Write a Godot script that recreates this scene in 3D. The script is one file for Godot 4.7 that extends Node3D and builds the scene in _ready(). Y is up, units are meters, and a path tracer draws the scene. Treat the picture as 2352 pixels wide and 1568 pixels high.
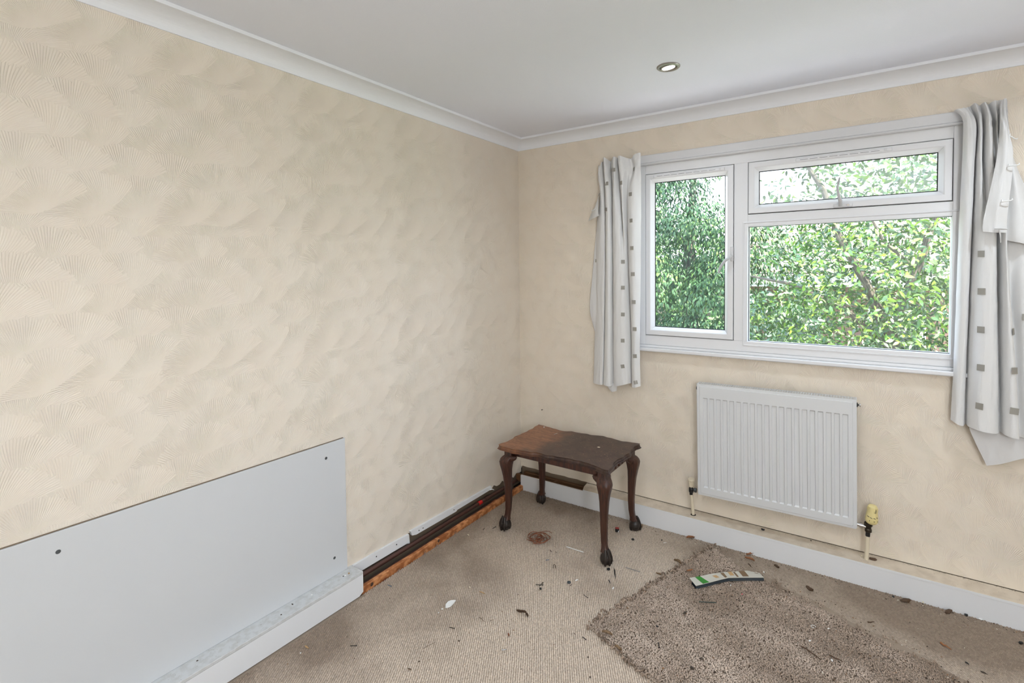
extends Node3D
# A bare bedroom corner: wallpapered walls, window over a radiator, old side table, littered carpet.
# Corner of left wall and window wall is the origin; x runs along the window wall, z along the left wall, y up.

const CEIL := 2.392
const RX := 3.4      # right wall
const RZ := 4.4      # wall behind the camera
var M := {}
var rng := RandomNumberGenerator.new()
var used := {}


class MB:
	# collects triangles; corners are given counter-clockwise as seen from outside
	var v := PackedVector3Array()
	var n := PackedVector3Array()
	var uv := PackedVector2Array()
	var col := PackedColorArray()
	var tint := Color(1, 1, 1)
	var xf := Transform3D()

	func auto_uv(p: Vector3, nn: Vector3) -> Vector2:
		var a := nn.abs()
		if a.x >= a.y and a.x >= a.z:
			return Vector2(p.z, -p.y)
		if a.y >= a.z:
			return Vector2(p.x, p.z)
		return Vector2(p.x, -p.y)

	func put(p: Vector3, nn: Vector3, t: Vector2, c: Color) -> void:
		v.append(xf * p)
		n.append((xf.basis * nn).normalized())
		uv.append(t)
		col.append(c)

	func tri(a: Vector3, b: Vector3, c: Vector3) -> void:
		var nn := (b - a).cross(c - a)
		if nn.length_squared() < 1e-18:
			return
		nn = nn.normalized()
		put(a, nn, auto_uv(a, nn), tint)
		put(c, nn, auto_uv(c, nn), tint)
		put(b, nn, auto_uv(b, nn), tint)

	func quad(a: Vector3, b: Vector3, c: Vector3, d: Vector3) -> void:
		tri(a, b, c)
		tri(a, c, d)

	func out_quad(a: Vector3, b: Vector3, c: Vector3, d: Vector3, inside: Vector3) -> void:
		if (b - a).cross(c - a).dot((a + c) * 0.5 - inside) < 0.0:
			quad(a, d, c, b)
		else:
			quad(a, b, c, d)

	func out_tri(a: Vector3, b: Vector3, c: Vector3, inside: Vector3) -> void:
		if (b - a).cross(c - a).dot((a + b + c) / 3.0 - inside) < 0.0:
			tri(a, c, b)
		else:
			tri(a, b, c)

	func box(lo: Vector3, hi: Vector3, b := 0.0) -> void:
		var c := (lo + hi) * 0.5
		var h := (hi - lo) * 0.5
		b = minf(b, minf(h.x, minf(h.y, h.z)) * 0.9)
		for ax in 3:
			var a1 := (ax + 1) % 3
			var a2 := (ax + 2) % 3
			for sg in [-1.0, 1.0]:
				var q := []
				for k in [[-1, -1], [1, -1], [1, 1], [-1, 1]]:
					var p := c
					p[ax] += sg * h[ax]
					p[a1] += k[0] * (h[a1] - b)
					p[a2] += k[1] * (h[a2] - b)
					q.append(p)
				out_quad(q[0], q[1], q[2], q[3], c)
				if b > 0.0:
					for sh in [-1.0, 1.0]:
						var e := []
						for k in [[0, -1], [0, 1], [1, 1], [1, -1]]:
							var p := c
							p[ax] += sg * (h[ax] - (b if k[0] else 0.0))
							p[a1] += sh * (h[a1] - (0.0 if k[0] else b))
							p[a2] += k[1] * (h[a2] - b)
							e.append(p)
						out_quad(e[0], e[1], e[2], e[3], c)
		if b > 0.0:
			for sx in [-1.0, 1.0]:
				for sy in [-1.0, 1.0]:
					for sz in [-1.0, 1.0]:
						var s := Vector3(sx, sy, sz)
						out_tri(c + s * (h - Vector3(0, b, b)), c + s * (h - Vector3(b, 0, b)), c + s * (h - Vector3(b, b, 0)), c)

	# smooth patch from rows of points: rows run along du, du x dv points outwards
	func sheet(rows: Array, close_u := false, uv_from = null) -> void:
		var nv := rows.size()
		var nu: int = rows[0].size()
		var norm := []
		for j in nv:
			var line := PackedVector3Array()
			for i in nu:
				var i0 := (i - 1 + nu) % nu if close_u else maxi(i - 1, 0)
				var i1 := (i + 1) % nu if close_u else mini(i + 1, nu - 1)
				var du: Vector3 = rows[j][i1] - rows[j][i0]
				var dv: Vector3 = rows[mini(j + 1, nv - 1)][i] - rows[maxi(j - 1, 0)][i]
				var nn := du.cross(dv)
				if nn.length_squared() < 1e-20:
					dv = rows[mini(j + 2, nv - 1)][i] - rows[maxi(j - 2, 0)][i]
					nn = (rows[mini(j + 1, nv - 1)][i1] - rows[mini(j + 1, nv - 1)][i0] + rows[maxi(j - 1, 0)][i1] - rows[maxi(j - 1, 0)][i0]).cross(dv)
				line.append(nn.normalized())
			norm.append(line)
		for j in nv - 1:
			for i in (nu if close_u else nu - 1):
				var k := (i + 1) % nu
				var idx := [[i, j], [k, j], [k, j + 1], [i, j + 1]]
				for t in [[0, 2, 1], [0, 3, 2]]:
					for w in t:
						var at: Array = idx[w]
						var p: Vector3 = rows[at[1]][at[0]]
						var q := norm[at[1]][at[0]] as Vector3
						var ti := (i + 1) if at[0] == k and k != i else i
						var t2: Vector2 = uv_from.call(p) if uv_from != null else Vector2(float(ti) / nu, float(at[1]) / nv)
						put(p, q, t2, tint)

	# a ring of points for every path point; capped
	func tube(path: Array, radii: Array, sides := 8, flat := 1.0, cap := true) -> void:
		var rows := []
		var side := Vector3()
		for j in path.size():
			var d: Vector3 = (path[mini(j + 1, path.size() - 1)] - path[maxi(j - 1, 0)]).normalized()
			if j == 0:
				side = d.cross(Vector3.UP if absf(d.y) < 0.9 else Vector3.RIGHT).normalized()
			else:
				side = (side - d * side.dot(d)).normalized()
			var up := side.cross(d)
			var line := PackedVector3Array()
			for i in sides:
				var a := -TAU * i / sides
				line.append(path[j] + (side * cos(a) + up * sin(a) * flat) * float(radii[j]))
			rows.append(line)
		sheet(rows, true)
		if cap:
			for e in [0, path.size() - 1]:
				for i in sides:
					out_tri(path[e], rows[e][i], rows[e][(i + 1) % sides], path[e] + (path[1] - path[0] if e == 0 else path[-2] - path[-1]))

	# profile of (radius, height) turned round the y axis at c
	func lathe(prof: Array, c: Vector3, sides := 20) -> void:
		for k in prof.size() - 1:
			var a: Vector2 = prof[k]
			var b: Vector2 = prof[k + 1]
			var rows := [PackedVector3Array(), PackedVector3Array()]
			for i in sides:
				var t := TAU * i / sides
				rows[0].append(c + Vector3(cos(t) * a.x, a.y, sin(t) * a.x))
				rows[1].append(c + Vector3(cos(t) * b.x, b.y, sin(t) * b.x))
			for i in sides:
				var m := (i + 1) % sides
				var e := (a + b) * 0.5
				var nn := Vector2(b.y - a.y, a.x - b.x).normalized()
				var t0 := TAU * i / sides
				var t1 := TAU * (i + 1) / sides
				var n0 := Vector3(cos(t0) * nn.x, nn.y, sin(t0) * nn.x)
				var n1 := Vector3(cos(t1) * nn.x, nn.y, sin(t1) * nn.x)
				var q := [[rows[0][i], n0], [rows[1][i], n0], [rows[1][m], n1], [rows[0][m], n1]]
				for t in [[0, 1, 2], [0, 2, 3]]:
					for w in [t[0], t[2], t[1]]:
						put(q[w][0], q[w][1], Vector2(t0, e.y), tint)

	# flat polygon (x, y) pushed from z0 to z1
	func prism(poly: PackedVector2Array, z0: float, z1: float) -> void:
		var p := poly
		if Geometry2D.is_polygon_clockwise(p):
			p = poly.duplicate()
			p.reverse()
		var idx := Geometry2D.triangulate_polygon(p)
		for k in range(0, idx.size(), 3):
			var a := p[idx[k]]
			var b := p[idx[k + 1]]
			var c := p[idx[k + 2]]
			if (b - a).cross(c - a) < 0.0:
				var s := b
				b = c
				c = s
			tri(Vector3(a.x, a.y, z1), Vector3(b.x, b.y, z1), Vector3(c.x, c.y, z1))
			tri(Vector3(a.x, a.y, z0), Vector3(c.x, c.y, z0), Vector3(b.x, b.y, z0))
		for k in p.size():
			var a := p[k]
			var b := p[(k + 1) % p.size()]
			quad(Vector3(a.x, a.y, z0), Vector3(b.x, b.y, z0), Vector3(b.x, b.y, z1), Vector3(a.x, a.y, z1))

	# mitred frame: profile points are (inset, z) from the outer edge inwards
	func frame(x0: float, y0: float, x1: float, y1: float, prof: Array) -> void:
		for k in prof.size() - 1:
			var a: Vector2 = prof[k]
			var b: Vector2 = prof[k + 1]
			var A := [Vector3(x0 + a.x, y0 + a.x, a.y), Vector3(x1 - a.x, y0 + a.x, a.y), Vector3(x1 - a.x, y1 - a.x, a.y), Vector3(x0 + a.x, y1 - a.x, a.y)]
			var B := [Vector3(x0 + b.x, y0 + b.x, b.y), Vector3(x1 - b.x, y0 + b.x, b.y), Vector3(x1 - b.x, y1 - b.x, b.y), Vector3(x0 + b.x, y1 - b.x, b.y)]
			for i in 4:
				var m := (i + 1) % 4
				quad(A[i], A[m], B[m], B[i])

	func mesh() -> ArrayMesh:
		var m := ArrayMesh.new()
		var a := []
		a.resize(Mesh.ARRAY_MAX)
		a[Mesh.ARRAY_VERTEX] = v
		a[Mesh.ARRAY_NORMAL] = n
		a[Mesh.ARRAY_TEX_UV] = uv
		a[Mesh.ARRAY_COLOR] = col
		m.add_surface_from_arrays(Mesh.PRIMITIVE_TRIANGLES, a)
		return m


# ---------------------------------------------------------------- naming
func numbered(called: String) -> String:
	var k: int = used.get(called, 0)
	used[called] = k + 1
	return called if k == 0 else "%s_%03d" % [called, k]


func tag(o: Node3D, label: String, category := "", group := "", kind := "") -> Node3D:
	o.set_meta("label", label)
	if category:
		o.set_meta("category", category)
	if group:
		o.set_meta("group", group)
	if kind:
		o.set_meta("kind", kind)
	return o


func thing(called: String, label: String, category: String, at := Vector3.ZERO, group := "") -> Node3D:
	var o := Node3D.new()
	o.name = numbered(called)
	add_child(o)
	o.position = at
	return tag(o, label, category, group)


func part(called: String, mb: MB, m: Material, parent: Node3D, kind := "") -> MeshInstance3D:
	var o := MeshInstance3D.new()
	o.name = called
	o.mesh = mb.mesh()
	o.material_override = m
	parent.add_child(o, true)
	if kind:
		o.set_meta("kind", kind)
	return o


func solo(called: String, mb: MB, m: Material, label: String, category: String, group := "", kind := "") -> MeshInstance3D:
	var o := MeshInstance3D.new()
	o.name = numbered(called)
	o.mesh = mb.mesh()
	o.material_override = m
	add_child(o)
	tag(o, label, category, group, kind)
	return o


func struct(called: String, label: String) -> Node3D:
	var o := Node3D.new()
	o.name = called
	add_child(o)
	return tag(o, label, "", "", "structure")


func many(called: String, mesh: Mesh, m: Material, xfs: Array, cols: Array, parent: Node3D) -> MultiMeshInstance3D:
	var mm := MultiMesh.new()
	mm.transform_format = MultiMesh.TRANSFORM_3D
	mm.use_colors = true
	mm.mesh = mesh
	mm.instance_count = xfs.size()
	var buf := PackedFloat32Array()
	buf.resize(xfs.size() * 16)
	for i in xfs.size():
		var t: Transform3D = xfs[i]
		var b := t.basis
		var o := t.origin
		var c: Color = cols[i]
		var k := i * 16
		buf[k] = b.x.x
		buf[k + 1] = b.y.x
		buf[k + 2] = b.z.x
		buf[k + 3] = o.x
		buf[k + 4] = b.x.y
		buf[k + 5] = b.y.y
		buf[k + 6] = b.z.y
		buf[k + 7] = o.y
		buf[k + 8] = b.x.z
		buf[k + 9] = b.y.z
		buf[k + 10] = b.z.z
		buf[k + 11] = o.z
		buf[k + 12] = c.r
		buf[k + 13] = c.g
		buf[k + 14] = c.b
		buf[k + 15] = 1.0
	mm.buffer = buf
	var o2 := MultiMeshInstance3D.new()
	o2.name = called
	o2.multimesh = mm
	o2.material_override = m
	parent.add_child(o2, true)
	o2.set_meta("kind", "stuff")
	return o2


# ---------------------------------------------------------------- materials
func rgb(r: float, g: float, b: float) -> Color:
	return Color(r / 255.0, g / 255.0, b / 255.0)


func lin(r: float, g: float, b: float) -> Color:
	return rgb(r, g, b).srgb_to_linear()


func mat(called: String, c: Color, rough := 0.6, metal := 0.0) -> StandardMaterial3D:
	var m := StandardMaterial3D.new()
	m.resource_name = called
	m.albedo_color = c
	m.roughness = rough
	m.metallic = metal
	M[called] = m
	return m


func noise_tex(freq: float, size: int, a: Color, b: Color, seed_ := 1, oct := 4, pos := [0.3, 0.7]) -> NoiseTexture2D:
	var f := FastNoiseLite.new()
	f.seed = seed_
	f.frequency = freq
	f.fractal_octaves = oct
	var t := NoiseTexture2D.new()
	t.width = size
	t.height = size
	t.seamless = true
	t.noise = f
	var g := Gradient.new()
	g.offsets = PackedFloat32Array(pos)
	g.colors = PackedColorArray([a, b])
	t.color_ramp = g
	return t


func fan_wallpaper() -> ImageTexture:
	# relief of combed plaster fans, one repeat
	var n := 1024
	var s := 0.53
	var h := PackedFloat32Array()
	h.resize(n * n)
	h.fill(0.5)
	var r := RandomNumberGenerator.new()
	r.seed = 11
	var fans := []
	for row in 6:
		for c in 4:
			var x := (c + (0.5 if row % 2 else 0.0)) * s / 4.0 + r.randf_range(-0.014, 0.014)
			var y := row * s / 6.0 + r.randf_range(-0.01, 0.01)
			fans.append([x, y, r.randf_range(0.125, 0.155), r.randf_range(-0.15, 0.35), r.randf_range(48, 56), r.randf_range(-2.2, 2.2)])
	var px := s / n
	for f in fans:
		var rad: float = f[2]
		var w := int(rad * 1.12 / px)
		var cx := int(f[0] / px)
		var cy := int(f[1] / px)
		var lean: float = f[3]
		var bend: float = f[5]
		var strokes: float = f[4]
		var edge := PackedFloat32Array()
		for k in 64:
			edge.append(r.randf_range(0.95, 1.03))
		for dy in range(-w, int(0.012 / px)):
			for dx in range(-w, w):
				var x := dx * px
				var y := -dy * px
				var d := sqrt(x * x + y * y)
				if d > rad * 1.1 or d < 0.004:
					continue
				var a := atan2(x, y) - lean + bend * d
				if a < -1.2 or a > 1.62:
					continue
				var k := (a + 1.2) * strokes / 2.7
				if d > rad * edge[int(k + 0.5) % 64]:
					continue
				var ridge := 0.44 - pow(absf(cos(PI * k)), 3.0)
				var amp := lerpf(0.4, 1.0, smoothstep(-0.7, 0.1, a)) * lerpf(1.0, 0.8, smoothstep(0.9, 1.5, a)) * minf(1.0, d / 0.12) * smoothstep(0.006, 0.03, d) * (1.0 - 0.35 * smoothstep(0.8, 1.1, d / rad))
				var at := posmod(cy + dy, n) * n + posmod(cx + dx, n)
				h[at] = 0.5 + ridge * amp * 0.5
	return ImageTexture.create_from_image(Image.create_from_data(n, n, false, Image.FORMAT_RF, h.to_byte_array()))


func make_materials() -> void:
	var fan := fan_wallpaper()
	for k in [["paper", rgb(230, 220, 206), rgb(229, 218, 203)], ["paper_back", rgb(233, 222, 206), rgb(232, 220, 203)]]:
		var p := mat(k[0], Color.WHITE, 0.62)
		p.albedo_texture = noise_tex(0.012, 256, k[1], k[2], 5)
		p.uv1_scale = Vector3(1 / 0.53, 1 / 0.53, 1)
		p.heightmap_enabled = true
		p.heightmap_texture = fan
		p.heightmap_scale = 0.28 if k[0] == "paper" else 0.24
		p.metallic_specular = 0.4
	var c := mat("ceiling", rgb(237, 240, 250), 0.8)
	c.heightmap_enabled = true
	c.heightmap_texture = noise_tex(0.09, 512, Color.BLACK, Color.WHITE, 9, 3, [0.2, 0.8])
	c.heightmap_scale = 0.03
	c.uv1_scale = Vector3(3, 3, 3)
	mat("cove", rgb(237, 239, 244), 0.55)
	mat("white_paint", rgb(229, 230, 232), 0.4)
	mat("white_board", rgb(205, 207, 209), 0.42)
	var wb := mat("white_dusty", Color.WHITE, 0.6)
	wb.albedo_texture = noise_tex(0.03, 512, rgb(196, 196, 194), rgb(207, 208, 208), 3, 5, [0.2, 0.6])
	wb.uv1_scale = Vector3(2, 2, 2)
	var lg := mat("ledge", Color.WHITE, 0.6)
	lg.albedo_texture = noise_tex(0.02, 512, rgb(200, 186, 168), rgb(216, 203, 185), 4, 4, [0.2, 0.7])
	lg.uv1_scale = Vector3(1.2, 1.2, 1.2)
	mat("upvc", rgb(228, 228, 230), 0.3)
	mat("upvc_old", rgb(218, 218, 220), 0.4)
	mat("gasket", rgb(25, 26, 28), 0.6)
	for g in [["glass", 0.05, rgb(225, 240, 235)], ["glass_hazy", 0.40, rgb(230, 242, 240)], ["glass_dull", 0.09, rgb(150, 196, 206)]]:
		var m := mat(g[0], Color(g[2], g[1]), 0.03)
		m.transparency = BaseMaterial3D.TRANSPARENCY_ALPHA
	mat("radiator", rgb(215, 216, 217), 0.35)
	mat("dark_slot", rgb(40, 40, 42), 0.7)
	mat("black", rgb(22, 22, 24), 0.5)
	mat("slate", rgb(70, 74, 76), 0.5)
	mat("white", rgb(238, 238, 236), 0.5)
	mat("cream", rgb(226, 216, 190), 0.5)
	mat("cream_paint", rgb(222, 210, 186), 0.4)
	mat("yellowed", rgb(226, 210, 150), 0.38)
	mat("chrome", rgb(215, 215, 215), 0.16, 1.0)
	mat("brass_dark", rgb(72, 66, 58), 0.35, 0.8)
	mat("nickel", rgb(168, 164, 158), 0.32, 0.9)
	mat("steel", rgb(190, 192, 194), 0.25, 0.9)
	mat("darksteel", rgb(70, 66, 60), 0.4, 0.7)
	mat("bluesteel", rgb(110, 128, 152), 0.3, 0.8)
	mat("blacktip", rgb(40, 38, 36), 0.3, 0.6)
	mat("copper", rgb(150, 92, 66), 0.4, 0.7)
	mat("copper_dull", rgb(86, 58, 50), 0.45, 0.5)
	mat("rust", rgb(128, 72, 48), 0.7)
	mat("rustleaf", rgb(146, 96, 62), 0.75)
	mat("bark", rgb(84, 64, 48), 0.8)
	mat("drybrown", rgb(122, 98, 72), 0.8)
	mat("tan", rgb(182, 148, 104), 0.7)
	mat("twig", rgb(96, 78, 62), 0.8)
	mat("soil", rgb(66, 56, 48), 0.9)
	mat("darkwood", rgb(74, 54, 42), 0.7)
	mat("darkgreen", rgb(44, 56, 48), 0.5)
	mat("pink", rgb(226, 112, 120), 0.6)
	mat("red", rgb(150, 36, 28), 0.4)
	mat("redtape", rgb(200, 30, 30), 0.4)
	mat("green_label", rgb(44, 128, 36), 0.5)
	mat("void", rgb(34, 28, 24), 0.9)
	mat("plaster", rgb(120, 104, 86), 0.9)
	mat("timber_brown", rgb(96, 64, 36), 0.7)
	var bt := mat("batten", Color.WHITE, 0.65)
	bt.albedo_texture = noise_tex(0.02, 512, rgb(150, 88, 46), rgb(206, 142, 92), 21, 5)
	bt.uv1_scale = Vector3(14, 2, 1)
	var cl := mat("cloth", rgb(226, 225, 224), 0.85)
	cl.rim_enabled = true
	cl.rim = 0.3
	cl.backlight_enabled = true
	cl.backlight = Color(0.25, 0.25, 0.25)
	cl.heightmap_enabled = true
	cl.heightmap_texture = noise_tex(0.25, 256, Color.BLACK, Color.WHITE, 12, 2)
	cl.heightmap_scale = 0.02
	cl.uv1_scale = Vector3(6, 6, 6)
	mat("motif", rgb(150, 146, 138), 0.6)
	mat("lining", rgb(220, 219, 219), 0.85)
	for k in ["carpet", "rug", "crumbs", "leafy", "shade_leafy", "wood_top"]:
		var m := mat(k, Color.WHITE, 0.92)
		m.vertex_color_use_as_albedo = true
	M.leafy.roughness = 0.22
	M.leafy.metallic_specular = 0.75
	M.leafy.backlight_enabled = true
	M.leafy.backlight = Color(0.5, 0.6, 0.26)
	M.shade_leafy.roughness = 0.5
	M.shade_leafy.backlight_enabled = true
	M.shade_leafy.backlight = Color(0.5, 0.6, 0.4)
	M.wood_top.roughness = 0.42
	var wd := mat("wood", Color.WHITE, 0.38)
	wd.albedo_texture = noise_tex(0.03, 256, rgb(50, 30, 23), rgb(78, 46, 34), 31, 3)
	wd.uv1_scale = Vector3(5, 0.7, 1)
	mat("wood_dark", rgb(38, 30, 26), 0.42)
	var bk := mat("trunk", Color.WHITE, 0.9)
	bk.albedo_texture = noise_tex(0.05, 256, rgb(70, 66, 60), rgb(120, 112, 100), 41, 4)
	mat("house_brick", rgb(124, 94, 88), 0.9)
	mat("roof_tile", rgb(208, 194, 184), 0.8)
	mat("handle", rgb(186, 185, 184), 0.4)
	mat("fascia", rgb(235, 235, 235), 0.6)
	mat("lawn", rgb(96, 120, 66), 0.95)
	mat("bounce_ground", rgb(206, 202, 194), 0.9)
	var em := mat("lamp_glow", rgb(255, 250, 240), 0.5)
	em.emission_enabled = true
	em.emission = rgb(255, 246, 232)
	em.emission_energy_multiplier = 4.0
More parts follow.
